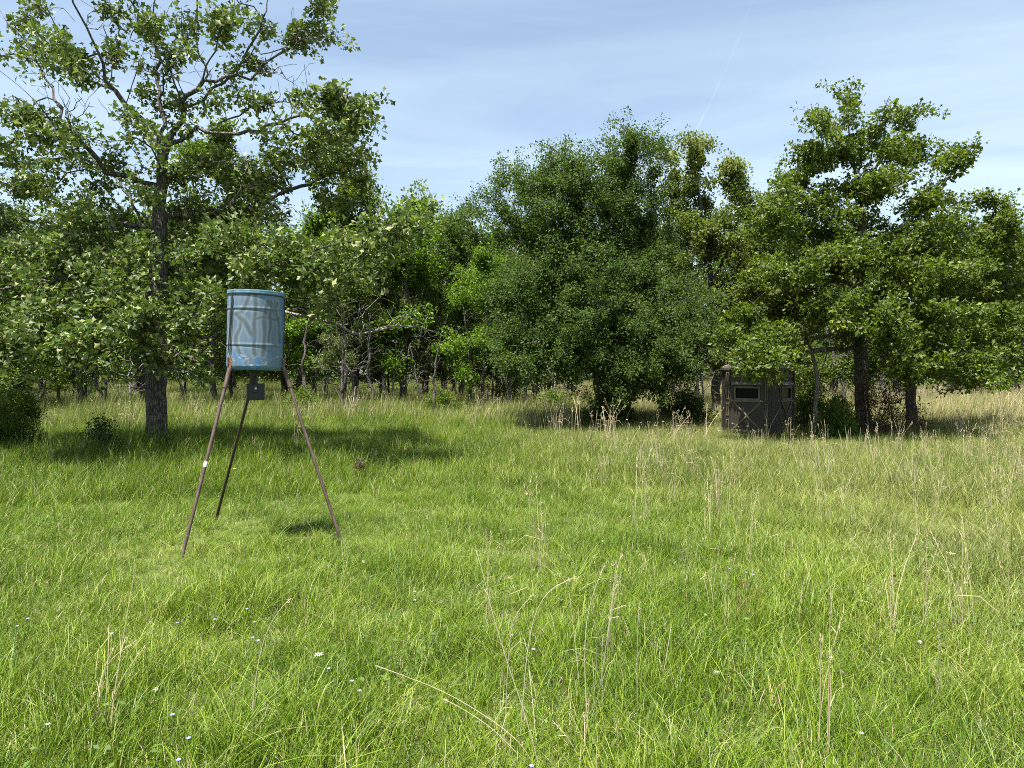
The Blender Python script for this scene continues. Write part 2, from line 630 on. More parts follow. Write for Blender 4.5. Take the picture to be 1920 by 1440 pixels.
def build_ground():
    m, n = new_mat('meadow_soil')
    co = n('ShaderNodeNewGeometry').outputs['Position']
    big = n.noise(co, 0.35, 4, 0.6)
    fine = n.noise(co, 9.0, 5, 0.7)
    c = n.ramp(fine, [(0.25, (0.035, 0.045, 0.014)), (0.55, (0.075, 0.095, 0.028)), (0.8, (0.15, 0.14, 0.06))])
    c = n.mix(n.maprange(big, 0.4, 0.65, 0, 0.7), c, (0.10, 0.12, 0.035))
    b = n('ShaderNodeBump', {'Height': fine, 'Strength': 0.9, 'Distance': 0.05})
    out(n, n('ShaderNodeBsdfPrincipled', {'Base Color': c, 'Roughness': 1.0, 'Specular IOR Level': 0.1, 'Normal': b.outputs[0]}).outputs[0])
    rs = np.concatenate(([0.0], np.geomspace(0.5, 900, 70)))
    na = 96
    V, L, S = [[0, 0, 0]], [], []
    for r in rs[1:]:
        for k in range(na):
            a = 2 * math.pi * k / na
            x, y = r * math.sin(a), r * math.cos(a)
            V.append([x, y, float(height(np.array(x), np.array(y))) if r < 120 else 0.0])
    for k in range(na):
        L += [0, 1 + (k + 1) % na, 1 + k]; S.append(3)
    for i in range(len(rs) - 2):
        o = 1 + i * na
        for k in range(na):
            k2 = (k + 1) % na
            L += [o + k, o + k2, o + na + k2, o + na + k]; S.append(4)
    me = np_mesh('ground', np.array(V), L, S, m, None, True)
    o = link('ground', me)
    tag(o, 'meadow soil under the grass, running out to the trees', 'ground', kind='structure')


build_ground()

# ------------------------------------------------------------------ grass: tufts instanced on scattered points
def grass_mat():
    m, n = new_mat('grass_blade')
    a = n('ShaderNodeAttribute', attribute_name='tint').outputs['Fac']
    rnd = n('ShaderNodeObjectInfo').outputs['Random']
    pos = n('ShaderNodeNewGeometry').outputs['Position']
    s = n('ShaderNodeSeparateXYZ', {0: pos})
    pat = n.noise(pos, 0.55, 3, 0.6)
    pat2 = n.noise(n.mapping(pos, loc=(7, 3, 0)), 0.16, 3, 0.55)
    t = n.math('ADD', n.math('MULTIPLY', a, 0.62), n.math('MULTIPLY', rnd, 0.30))
    t = n.math('ADD', t, n.math('MULTIPLY', n.math('SUBTRACT', pat, 0.52), 0.85))
    green = n.ramp(t, [(0.05, (0.031, 0.069, 0.005)), (0.35, (0.082, 0.148, 0.007)), (0.65, (0.172, 0.242, 0.016)), (1.0, (0.35, 0.38, 0.10))])
    # drier, yellower and paler sward to the right of the clearing and far out
    dry = n.math('ADD', n.maprange(s.outputs[0], -2.8, 5.0, -0.30, 0.46), n.maprange(s.outputs[1], 6.0, 26.0, -0.08, 0.34))
    dry = n.math('ADD', dry, n.math('MULTIPLY', n.math('SUBTRACT', pat2, 0.5), 1.1))
    dry = n.math('ADD', dry, n.math('MULTIPLY', n.math('SUBTRACT', rnd, 0.5), 0.25), clamp=True)
    straw = n.ramp(a, [(0.1, (0.17, 0.175, 0.052)), (0.6, (0.28, 0.265, 0.10)), (1.0, (0.42, 0.37, 0.185))])
    col = n.mix(n.math('MULTIPLY', dry, 0.85), green, straw)
    dead = n('ShaderNodeAttribute', attribute_name='dead').outputs['Fac']
    col = n.mix(dead, col, n.ramp(rnd, [(0.0, (0.28, 0.225, 0.115)), (1.0, (0.45, 0.39, 0.235))]))
    p = n('ShaderNodeBsdfPrincipled', {'Base Color': col, 'Roughness': 0.45, 'Specular IOR Level': 0.24})
    tr = n('ShaderNodeBsdfTranslucent', {'Color': col})
    out(n, n('ShaderNodeMixShader', {0: 0.24, 1: p.outputs[0], 2: tr.outputs[0]}).outputs[0])
    return m


M_GRASS = grass_mat()


def blades(r, nb, spread, hmin, hmax, width, seg, lean, droop, dead_p=0.06, base_sig=1.0, wind=(0.25, 0.05)):
    """nb curved tapering blades around the origin: (verts, loops, sizes, tint, dead)"""
    ang = r.uniform(0, 2 * math.pi, nb)
    rad = spread * np.sqrt(r.uniform(0, 1, nb)) * base_sig
    bx, by = rad * np.cos(ang), rad * np.sin(ang)
    h = r.uniform(hmin, hmax, nb) * r.choice([0.6, 1.0, 1.15], nb)
    az = r.uniform(0, 2 * math.pi, nb)
    ln = np.abs(r.normal(0, lean, nb))
    dx, dy = np.cos(az) * ln + wind[0] * r.uniform(0.2, 1.2, nb), np.sin(az) * ln + wind[1]
    dr = r.uniform(0.2, 1.0, nb) * droop
    w = width * r.uniform(0.55, 1.35, nb)
    fa = r.uniform(0, math.pi, nb)
    wx, wy = np.cos(fa), np.sin(fa)
    V = []
    for i in range(seg + 1):
        t = i / seg
        bend = t * t
        x = bx + dx * h * (0.35 * t + 0.65 * bend)
        y = by + dy * h * (0.35 * t + 0.65 * bend)
        z = h * (t - dr * 0.45 * t ** 3) - 0.02
        ww = w * (1 - t) ** 0.6 * 0.5 if i < seg else w * 0
        if i < seg:
            V.append(np.stack([x - wx * ww, y - wy * ww, z], 1))
            V.append(np.stack([x + wx * ww, y + wy * ww, z], 1))
        else:
            V.append(np.stack([x, y, z], 1))
    k = 2 * seg + 1
    V = np.stack(V, 1).reshape(-1, 3)
    f = []
    sz = []
    for i in range(seg - 1):
        f += [2 * i, 2 * i + 1, 2 * i + 3, 2 * i + 2]; sz.append(4)
    f += [2 * seg - 2, 2 * seg - 1, 2 * seg]; sz.append(3)
    loops = (np.arange(nb)[:, None] * k + np.array(f)[None]).ravel()
    sizes = np.tile(sz, nb)
    tint = np.repeat(np.clip(r.normal(0.45, 0.30, nb), 0, 1), k)
    dead = np.repeat((r.uniform(0, 1, nb) < dead_p).astype(float) * r.uniform(0.5, 1, nb), k)
    return V, loops, sizes, tint, dead


def tuft(name, seed, parts):
    r = np.random.default_rng(seed)
    V, L, S, T, D, b = [], [], [], [], [], 0
    for kw in parts:
        v, l, s, t, d = blades(r, **kw)
        V.append(v); L.append(l + b); S.append(s); T.append(t); D.append(d); b += len(v)
    me = np_mesh(name, np.concatenate(V), np.concatenate(L), np.concatenate(S), M_GRASS,
                 {'tint': np.concatenate(T), 'dead': np.concatenate(D)})
    return bpy.data.objects.new(name, me)


def scatter(name, sources, pts, variant, rot, scl):
    """one stuff object whose geometry nodes set one of the source shapes on every point"""
    me = bpy.data.meshes.new(name)
    me.vertices.add(len(pts))
    me.vertices.foreach_set('co', np.ascontiguousarray(pts, np.float32).ravel())
    a = me.attributes.new('variant', 'INT', 'POINT'); a.data.foreach_set('value', np.ascontiguousarray(variant, np.int32))
    a = me.attributes.new('turn', 'FLOAT_VECTOR', 'POINT'); a.data.foreach_set('vector', np.ascontiguousarray(rot, np.float32).ravel())
    a = me.attributes.new('grow', 'FLOAT_VECTOR', 'POINT'); a.data.foreach_set('vector', np.ascontiguousarray(scl, np.float32).ravel())
    o = link(name, me)
    ng = bpy.data.node_groups.new(name + '_scatter', 'GeometryNodeTree')
    ng.interface.new_socket('Geometry', in_out='INPUT', socket_type='NodeSocketGeometry')
    ng.interface.new_socket('Geometry', in_out='OUTPUT', socket_type='NodeSocketGeometry')
    g = N(ng)
    gi, go = g('NodeGroupInput'), g('NodeGroupOutput')
    join = g('GeometryNodeJoinGeometry')
    for s in reversed(sources):
        oi = g('GeometryNodeObjectInfo', {'Object': s})
        gt = g('GeometryNodeGeometryToInstance', {0: oi.outputs['Geometry']})
        ng.links.new(gt.outputs[0], join.inputs[0])
    at = lambda nm, ty: g('GeometryNodeInputNamedAttribute', {'Name': nm}, data_type=ty).outputs['Attribute']
    er = g('FunctionNodeEulerToRotation', {0: at('turn', 'FLOAT_VECTOR')})
    ip = g('GeometryNodeInstanceOnPoints', {'Points': gi.outputs[0], 'Instance': join.outputs[0], 'Pick Instance': True,
                                            'Instance Index': at('variant', 'INT'), 'Rotation': er.outputs[0], 'Scale': at('grow', 'FLOAT_VECTOR')})
    ng.links.new(ip.outputs[0], go.inputs[0])
    mod = o.modifiers.new('scatter', 'NODES')
    mod.node_group = ng
    return o


def vnoise(x, y, s, seed):
    """cheap smooth noise 0..1"""
    r = np.random.default_rng(seed)
    v = 0
    for k in range(6):
        a = r.uniform(0, 2 * math.pi); f = s * r.uniform(0.6, 1.8)
        v = v + np.sin((x * math.cos(a) + y * math.sin(a)) * f + r.uniform(0, 6.28))
    return 0.5 + v / 8


def ring(r, r0, r1, half, dens):
    area = half * (r1 * r1 - r0 * r0)
    k = int(area * dens)
    rr = np.sqrt(r.uniform(r0 * r0, r1 * r1, k))
    a = r.uniform(-half, half, k)
    return np.stack([rr * np.sin(a), rr * np.cos(a)], 1)


def build_grass():
    r = np.random.default_rng(5)
    near = [tuft('grass_tuft', 100 + i, [
        dict(nb=30, spread=0.17, hmin=.08, hmax=.22, width=.0052, seg=3, lean=.70, droop=.7, dead_p=.07, wind=(.15, .03)),
        dict(nb=12, spread=0.14, hmin=.15, hmax=.31, width=.0046, seg=4, lean=.60, droop=1.1, dead_p=.08),
        dict(nb=24, spread=0.20, hmin=.03, hmax=.11, width=.0065, seg=2, lean=1.2, droop=.5, dead_p=.32, wind=(0, 0))]) for i in range(8)]
    near += [tuft('grass_clump', 150 + i, [          # bunch grass with long arching blades
        dict(nb=70, spread=0.08, hmin=.22, hmax=.46, width=.0044, seg=5, lean=.65, droop=1.4, dead_p=.10)]) for i in range(4)]
    mid = [tuft('grass_mid_tuft', 200 + i, [
        dict(nb=46, spread=0.26, hmin=.12, hmax=.30, width=.0075, seg=3, lean=.45, droop=.6, dead_p=.07),
        dict(nb=20, spread=0.22, hmin=.25, hmax=.45, width=.0068, seg=3, lean=.40, droop=.8, dead_p=.10)]) for i in range(6)]
    far = [tuft('grass_far_tuft', 300 + i, [
        dict(nb=60, spread=0.45, hmin=.18, hmax=.42, width=.014, seg=2, lean=.4, droop=.5, dead_p=.10),
        dict(nb=18, spread=0.40, hmin=.40, hmax=.70, width=.011, seg=2, lean=.25, droop=.4, dead_p=.45)]) for i in range(5)]
    src = near + mid + far
    P2, VA, SC_ = [], [], []

    def put(xy, lo, hi, scale):
        P2.append(xy); VA.append(r.integers(lo, hi, len(xy))); SC_.append(scale)

    a = ring(r, 1.2, 6.0, 1.0, 150)
    put(a, 0, 8, 0.72 + 0.55 * vnoise(a[:, 0], a[:, 1], 2.2, 1))
    a = ring(r, 6.0, 10.5, 0.85, 105)
    put(a, 0, 8, 0.72 + 0.55 * vnoise(a[:, 0], a[:, 1], 2.2, 1))
    a = ring(r, 1.2, 18.0, 0.9, 5.5)
    a = a[vnoise(a[:, 0], a[:, 1], 1.6, 2) > 0.38]
    put(a, 8, 12, r.uniform(0.4, 1.15, len(a)))
    a = ring(r, 10.5, 24.0, 0.85, 44)
    put(a, 12, 18, 0.75 + 0.6 * vnoise(a[:, 0], a[:, 1], 1.3, 3))
    a = ring(r, 24.0, 62.0, 0.85, 11)
    put(a, 18, 23, 0.75 + 0.6 * vnoise(a[:, 0], a[:, 1], 0.6, 4))
    a = ring(r, 62.0, 130.0, 0.8, 1.6)
    put(a, 18, 23, r.uniform(1.5, 2.0, len(a)))
    xy = np.concatenate(P2); va = np.concatenate(VA); sc = np.concatenate(SC_)
    # shorter in the mown-looking patch by the feeder, longer under the trees on the left and by the blind
    sc = sc * (1 - 0.42 * np.exp(-((xy[:, 0] + 2.0) ** 2 / 9 + (xy[:, 1] - 8) ** 2 / 14)))
    sc = sc * (1 - 0.72 * np.exp(-((xy[:, 0] - 6.4) ** 2 / 4 + (xy[:, 1] - 18.0) ** 2 / 3.5)))
    sc = sc * (1 + 0.55 * np.exp(-((xy[:, 0] + 8.0) ** 2 / 14 + (xy[:, 1] - 14.6) ** 2 / 7)))
    sc = sc * (1 + 0.45 * np.exp(-((xy[:, 1] - 33) ** 2 / 30)))
    sc = sc * 0.88 * (0.72 + 0.56 * vnoise(xy[:, 0], xy[:, 1], 5.0, 21)) * r.uniform(.75, 1.3, len(xy))
    pts = np.stack([xy[:, 0], xy[:, 1], height(xy[:, 0], xy[:, 1])], 1)
    rot = np.stack([r.normal(0, .08, len(xy)), r.normal(0, .08, len(xy)), r.uniform(-1.1, 1.1, len(xy))], 1)
    scl = np.stack([sc ** 0.5, sc ** 0.5, sc], 1)
    o = scatter('grass', src, pts, va, rot, scl)
    tag(o, 'tall mixed green meadow grass covering the whole clearing', 'grass', kind='stuff')

    # dry straw stems standing above the sward
    M_ST = plain('straw_stem', (0.40, 0.33, 0.195), 0.7, 0, 0.25, 6.0)
    stems = []
    for i in range(6):
        rr = np.random.default_rng(400 + i)
        g = Geo()
        for _ in range(5 if i < 4 else 9):
            h = rr.uniform(.45, .95)
            az = rr.uniform(0, 6.28); ln = abs(rr.normal(0, .16))
            b = rr.normal(0, .05, 2)
            pts_ = []
            for t in np.linspace(0, 1, 5):
                pts_.append((b[0] + math.cos(az) * ln * h * t * t, b[1] + math.sin(az) * ln * h * t * t, h * t))
            if rr.uniform() < .25:                     # a broken top
                k = pts_[3]
                pts_[4] = (k[0] + rr.normal(0, .05), k[1] + rr.normal(0, .05), k[2] - rr.uniform(-.04, .04))
            g.tube(pts_, [.0026, .0024, .0021, .0017, .0010], 3, False)
            tip = np.array(pts_[4]); t0 = np.array(pts_[3])
            for q in range(7):                         # spikelets of the seed head
                c = t0 + (tip - t0) * rr.uniform(.3, 1.0)
                e_ = c + rr.normal(0, 1, 3) * .012 + (tip - t0) * .16
                g.tube([c, (c + e_) / 2 + rr.normal(0, .003, 3), e_], [.001, .0022, .0006], 3, False)
            if rr.uniform() < .3:                      # a dry leaf blade hanging from the stem
                c = np.array(pts_[2]); d_ = rr.normal(0, 1, 3) * np.array([1, 1, .2]) * .11
                g.tube([c, c + d_ * .6 + np.array([0, 0, .05]), c + d_ + np.array([0, 0, -.03])], [.0012, .0022, .0005], 3, False)
        me = g.mesh('straw', M_ST)
        stems.append(bpy.data.objects.new('straw', me))
    P3, S3 = [], []
    a = ring(r, 3.0, 16.0, 0.8, 3.4)
    w = np.clip(0.10 + 0.11 * a[:, 0] + 0.02 * (a[:, 1] - 6), 0.01, 1) * (vnoise(a[:, 0], a[:, 1], 1.2, 8) > 0.38)
    a = a[r.uniform(0, 1, len(a)) < w]
    P3.append(a); S3.append(r.uniform(0.5, 0.95, len(a)))
    a = ring(r, 16.0, 60.0, 0.8, 1.7)
    a = a[(r.uniform(0, 1, len(a)) < np.clip(0.25 + 0.03 * a[:, 0], 0.12, 0.9)) & (vnoise(a[:, 0], a[:, 1], .7, 9) > 0.4)]
    a = a[~((np.abs(a[:, 0] - 6.6) < 2.6) & (np.abs(a[:, 1] - 18) < 2.6) & (r.uniform(0, 1, len(a)) < .92))]
    P3.append(a); S3.append(r.uniform(0.8, 1.3, len(a)))
    xy = np.concatenate(P3); sc = np.concatenate(S3)
    pts = np.stack([xy[:, 0], xy[:, 1], height(xy[:, 0], xy[:, 1])], 1)
    rot = np.stack([r.normal(0, .05, len(xy)), r.normal(0, .05, len(xy)), r.uniform(0, 6.28, len(xy))], 1)
    wide = np.where(np.hypot(xy[:, 0], xy[:, 1]) > 16, 1.5, 1.0)
    o = scatter('dry_grass', stems, pts, r.integers(0, 6, len(xy)), rot, np.stack([sc * wide, sc * wide, sc], 1))
    tag(o, 'scattered straw coloured dead grass stems standing above the green sward', 'dry grass', kind='stuff')

    # low broad-leaved weeds between the blades
    weeds = []
    for i in range(5):
        rr = np.random.default_rng(500 + i)
        k = 42
        off = rr.normal(0, 1, (k, 3)) * np.array([.11, .11, .05])
        off[:, 2] = np.abs(off[:, 2]) * 1.6 + 0.05
        me = leaf_mesh('weed', off, rr.normal(0, 1, (k, 3)) * np.array([1, 1, .4]), np.array([0, 0, 1.0]) + rr.normal(0, .4, (k, 3)),
                       rr.uniform(.012, .028, k), np.clip(rr.normal(.5, .2, k), 0, 1), LEAF_QUAD, M_WEED)
        weeds.append(bpy.data.objects.new('weed', me))
    a = ring(r, 2.0, 18.0, 0.85, 4.0)
    a = a[vnoise(a[:, 0], a[:, 1], 1.1, 12) > 0.5]
    pts = np.stack([a[:, 0], a[:, 1], height(a[:, 0], a[:, 1])], 1)
    k = len(a)
    o = scatter('ground_cover', weeds, pts, r.integers(0, 5, k), np.stack([np.zeros(k), np.zeros(k), r.uniform(0, 6.28, k)], 1),
                np.repeat(r.uniform(.7, 1.5, k)[:, None], 3, 1))
    tag(o, 'low broad leaved weeds growing between the grass blades', 'ground cover', kind='stuff')


build_grass()

# ------------------------------------------------------------------ the large trees
def post_oak():
    D = 15.3
    r = np.random.default_rng(11)
    root = G(294, 862)
    root[1] = D; root[0] = P(294, 845, D)[0]; root[2] = 0.0
    T = Tree(11, root)
    Q = lambda pts, dz=0.0, curve=0.0: [P(p[0], p[1], D + dz * (i / max(1, len(pts) - 1)) + (p[2] if len(p) > 2 else 0)) for i, p in enumerate(pts)]
    T.guide_line([root] + Q([(293, 760), (291, 690), (293, 600), (297, 500), (298, 410), (304, 330), (307, 292)]), 0, wig=0.012)
    T.guide_line(Q([(300, 400), (297, 250), (262, 220), (235, 197), (197, 150), (185, 100), (162, 50), (137, 5), (120, -60)], -1.5), 1)
    T.guide_line(Q([(235, 197), (190, 160), (155, 142), (100, 110), (50, 80), (15, 45), (-20, -10)], 1.2), 1)
    T.guide_line(Q([(302, 345), (240, 330), (200, 325), (162, 275), (108, 245), (67, 190), (37, 162), (0, 133), (-60, 90)], -2.2), 2)
    T.guide_line(Q([(306, 300), (345, 212), (350, 200), (380, 190), (420, 155), (455, 115), (478, 72), (500, 20), (510, -50)], 1.2), 3)
    T.guide_line(Q([(345, 212), (335, 175), (310, 110), (297, 60), (270, 30), (255, -10)], -1.0), 3)
    T.guide_line(Q([(360, 200), (380, 150), (405, 95), (420, 60), (440, 5), (445, -50)], -1.4), 3)
    T.guide_line(Q([(307, 292), (300, 170), (296, 100), (290, 60), (288, 10), (280, -60)], 1.5), 4)
    T.guide_line(Q([(318, 272), (370, 238), (420, 250), (465, 245), (520, 232), (590, 205), (650, 190), (690, 215)], -1.6), 5)
    T.guide_line(Q([(301, 420), (350, 400), (400, 395), (450, 400), (520, 365), (600, 335), (690, 300)], 1.8), 6)
    T.guide_line(Q([(297, 500), (350, 470), (400, 450), (450, 480), (485, 528), (509, 517), (537, 493), (592, 468), (633, 455), (713, 445), (790, 428)], -2.6), 7)
    T.guide_line(Q([(509, 517), (560, 540), (588, 560), (633, 544), (655, 515), (680, 480)], -0.5), 7)
    T.guide_line(Q([(296, 530), (230, 505), (150, 520), (60, 535), (-60, 540)], -2.6), 8)
    T.guide_line(Q([(293, 610), (240, 585), (160, 600), (60, 635), (-20, 640)], -3.2), 9)
    T.guide_line(Q([(299, 430), (220, 420), (130, 440), (30, 470)], 2.6), 10)
    T.guide_line(Q([(294, 640), (330, 655), (370, 680)], -1.6), 12)
    T.guide_line(Q([(299, 455), (270, 430), (225, 330), (160, 300), (90, 300)], 2.4), 13)
    T.guide_line(Q([(298, 480), (310, 560), (330, 620)], 2.8), 14)
    T.guide_line(Q([(197, 150), (215, 110), (222, 60), (215, 10), (205, -40)], 0.8), 1, wig=0.05)
    T.guide_line(Q([(120, 110), (110, 60), (90, 20), (70, -30)], -0.6), 1, wig=0.05)
    T.guide_line(Q([(162, 275), (100, 180), (60, 110), (40, 60)], 0.8), 2, wig=0.05)
    T.guide_line(Q([(420, 155), (470, 150), (510, 110), (560, 60), (610, 30)], 0.9), 3, wig=0.05)
    T.guide_line(Q([(380, 190), (390, 140), (370, 90), (365, 40), (380, -30)], 0.9), 3, wig=0.05)
    T.guide_line(Q([(300, 170), (320, 130), (345, 80), (340, 20)], -0.8), 4, wig=0.05)
    T.guide_line(Q([(420, 250), (470, 200), (530, 190), (575, 195)], 0.6), 5, wig=0.05)
    g0 = len(T.pos)
    blobs = [  # low left skirt
        (60, 480, 110, 55), (180, 480, 120, 60, -1.5), (60, 600, 100, 60, -2.4), (160, 620, 130, 42, -2.8), (220, 588, 80, 40, -2.6),
        (60, 665, 90, 38, -2.9), (150, 665, 70, 25, -2.6), (320, 690, 55, 28, -1.6), (370, 690, 35, 20, -1.4), (90, 540, 110, 45, 1.5),
        (100, 420, 120, 45), (220, 420, 90, 40), (380, 410, 90, 70, 0.8), (470, 390, 80, 60, 1.0), (385, 455, 52, 32, -1.6), (378, 556, 46, 30, -1.6), (430, 440, 50, 30, -1.8), (470, 500, 50, 26, -2.2), (420, 480, 80, 40, 1.4), (215, 515, 65, 38, -1.2),
        (-60, 560, 90, 90, -1.0), (-80, 430, 90, 80, 0.5), (200, 560, 80, 40, 1.8), (350, 540, 70, 40, 2.4), (360, 600, 60, 40, 2.6),
        (330, 335, 60, 34, -0.8), (262, 372, 56, 26, -1.2), (395, 318, 46, 34, 0.6), (300, 262, 34, 34, -0.8), (425, 300, 44, 34, 1.2),  (505, 536, 46, 16, -1.2),
        (385, 562, 36, 22, -2.2),
        # middle
        (50, 245, 70, 45, -1.6), (140, 255, 75, 45, -1.2), (100, 325, 100, 45, 1.6), (20, 345, 60, 60, 1.4), (230, 300, 45, 32, -0.6), (180, 360, 80, 30, 1.8),
        # right limb
        (600, 225, 85, 60, -1.3), (660, 290, 70, 75, 0.5), (690, 235, 38, 55, -1.0), (560, 320, 85, 50, 1.4), (625, 165, 42, 18, -1.4), (520, 265, 55, 40, -0.6),
        (480, 330, 60, 40, 1.4), (640, 370, 60, 30, 1.4), (640, 255, 80, 62, -0.2), (600, 300, 60, 46, 0.4), 
        (640, 478, 70, 45, -2.2), (700, 440, 60, 35, -2.4), (680, 505, 45, 42, -2.5), (780, 425, 45, 28, -2.7), (560, 470, 60, 40, -1.6), (610, 545, 60, 30, -1.8),
        (745, 470, 45, 25, -2.5),
        # top
        (130, 75, 70, 50, -1.0), (55, 125, 48, 35, 1.0), (50, 30, 50, 35, 0.9), (215, 95, 34, 26, -0.8), (215, 30, 40, 26, 0.8), (330, 55, 55, 45, 0.4),
        (355, 105, 40, 38, -0.6), (425, 45, 50, 36, -1.0), (455, 115, 55, 42, 0.5), (520, 45, 60, 32, 1.0), (560, 85, 46, 36, 1.0), (600, 70, 36, 26, 0.4),
        (595, 20, 44, 20, 0.9), (480, 165, 36, 25, 0.2), (325, 175, 34, 32, -0.2), (250, 225, 38, 36, -1.0), (335, 235, 40, 28, 0.2), (395, 195, 28, 25, 0.4),
        (20, 80, 25, 25, 0.9), (150, 140, 40, 24, -0.9), (270, 170, 30, 20, 0.8),
        # out of the top of the frame
        (280, -90, 150, 55, 0.4), (480, -70, 110, 45, 0.3), (100, -70, 120, 45, -0.3), (-80, 60, 80, 60, 0.4), (-90, 250, 90, 80, -0.6), (350, -190, 150, 50, 0.0),
    ]
    att = np.concatenate([blob_points(r, [b for b in blobs if b[1] >= 380], D, 2.0, 0.0037),
                          blob_points(r, [b for b in blobs if b[1] < 380], D, 2.0, 0.0025, 4.0, 0.15)])
    T.grow(att, 1.9, 0.26, 0.20, 0.05, 0.2)
    tips = list(T.tips)
    # leafless twigs reaching into the gaps
    bare = blob_points(r, [(180, 40, 60, 45), (250, 110, 60, 50), (110, 170, 60, 30), (550, 170, 40, 50), (530, 110, 50, 50), (120, 210, 70, 40), (200, 260, 50, 40),
                           (540, 210, 50, 30), (430, 290, 50, 30), (20, 200, 50, 40), (480, 330, 40, 40), (400, 160, 30, 40), (280, 60, 40, 50), (540, 400, 40, 40),
                           (300, 640, 50, 20), (420, 640, 40, 30), (560, 60, 60, 40), (330, 130, 60, 50), (80, 60, 60, 50), (620, 250, 50, 50), (440, 340, 60, 40)], D, 1.6, 0.0036)
    T.grow(bare, 1.9, 0.22, 0.20, 0.05, 0.1)
    T.tips = tips
    T.finish(0.205, 0.0055, 1.28, 0.3)
    T.R = np.where(np.array(T.limb) == 7, T.R * 0.6, np.where(np.isin(T.limb, [1, 2, 3, 4, 5]), T.R * 0.9, T.R))
    e = empty('oak_tree', root)
    tag(e, 'tall spreading oak with thick dark trunk behind the blue barrel, pale wind-turned leaves', 'tree')
    T.wood('trunk', B_OAK, e, {0: 'trunk'}, thick_sides=14)
    T.leaves(13, 0.118, 0.088, LEAF_OAK, M_OAK, e, back=2, flat=0.8, nrm_k=0.72, tint_m=0.46, tint_s=0.2)
    # the bleached dead limb low on the right
    S = Tree(12, P(300, 570, D))
    S.guide_line(Q([(300, 570), (360, 548), (430, 560), (500, 575), (566, 592), (617, 603), (675, 627), (742, 610), (812, 622), (850, 640)], -2.0), 1, 0.2, 0.02)
    S.guide_line(Q([(742, 610), (783, 580), (800, 565)], -1.5 - 0.5), 1, 0.15, 0.02)
    tw = blob_points(r, [(700, 590, 60, 22, -1.6), (620, 575, 60, 16, -1.4), (790, 610, 50, 30, -2.0), (560, 600, 50, 25, -1.2), (660, 640, 60, 25, -1.6)], D, 0.6, 0.008)
    S.grow(tw, 0.5, 0.15, 0.2, 0.03, 0.1, skip=8)
    S.finish(0.034, 0.005, 1.0, 0.3)
    o = S.wood('dead_limb', B_PALE, e)
    for w in o.values():
        w.name = 'dead_limb'
        w.location = Vector(S.P[0] - T.P[0])
        w['label'] = 'bare bleached dead limb reaching right past the barrel'


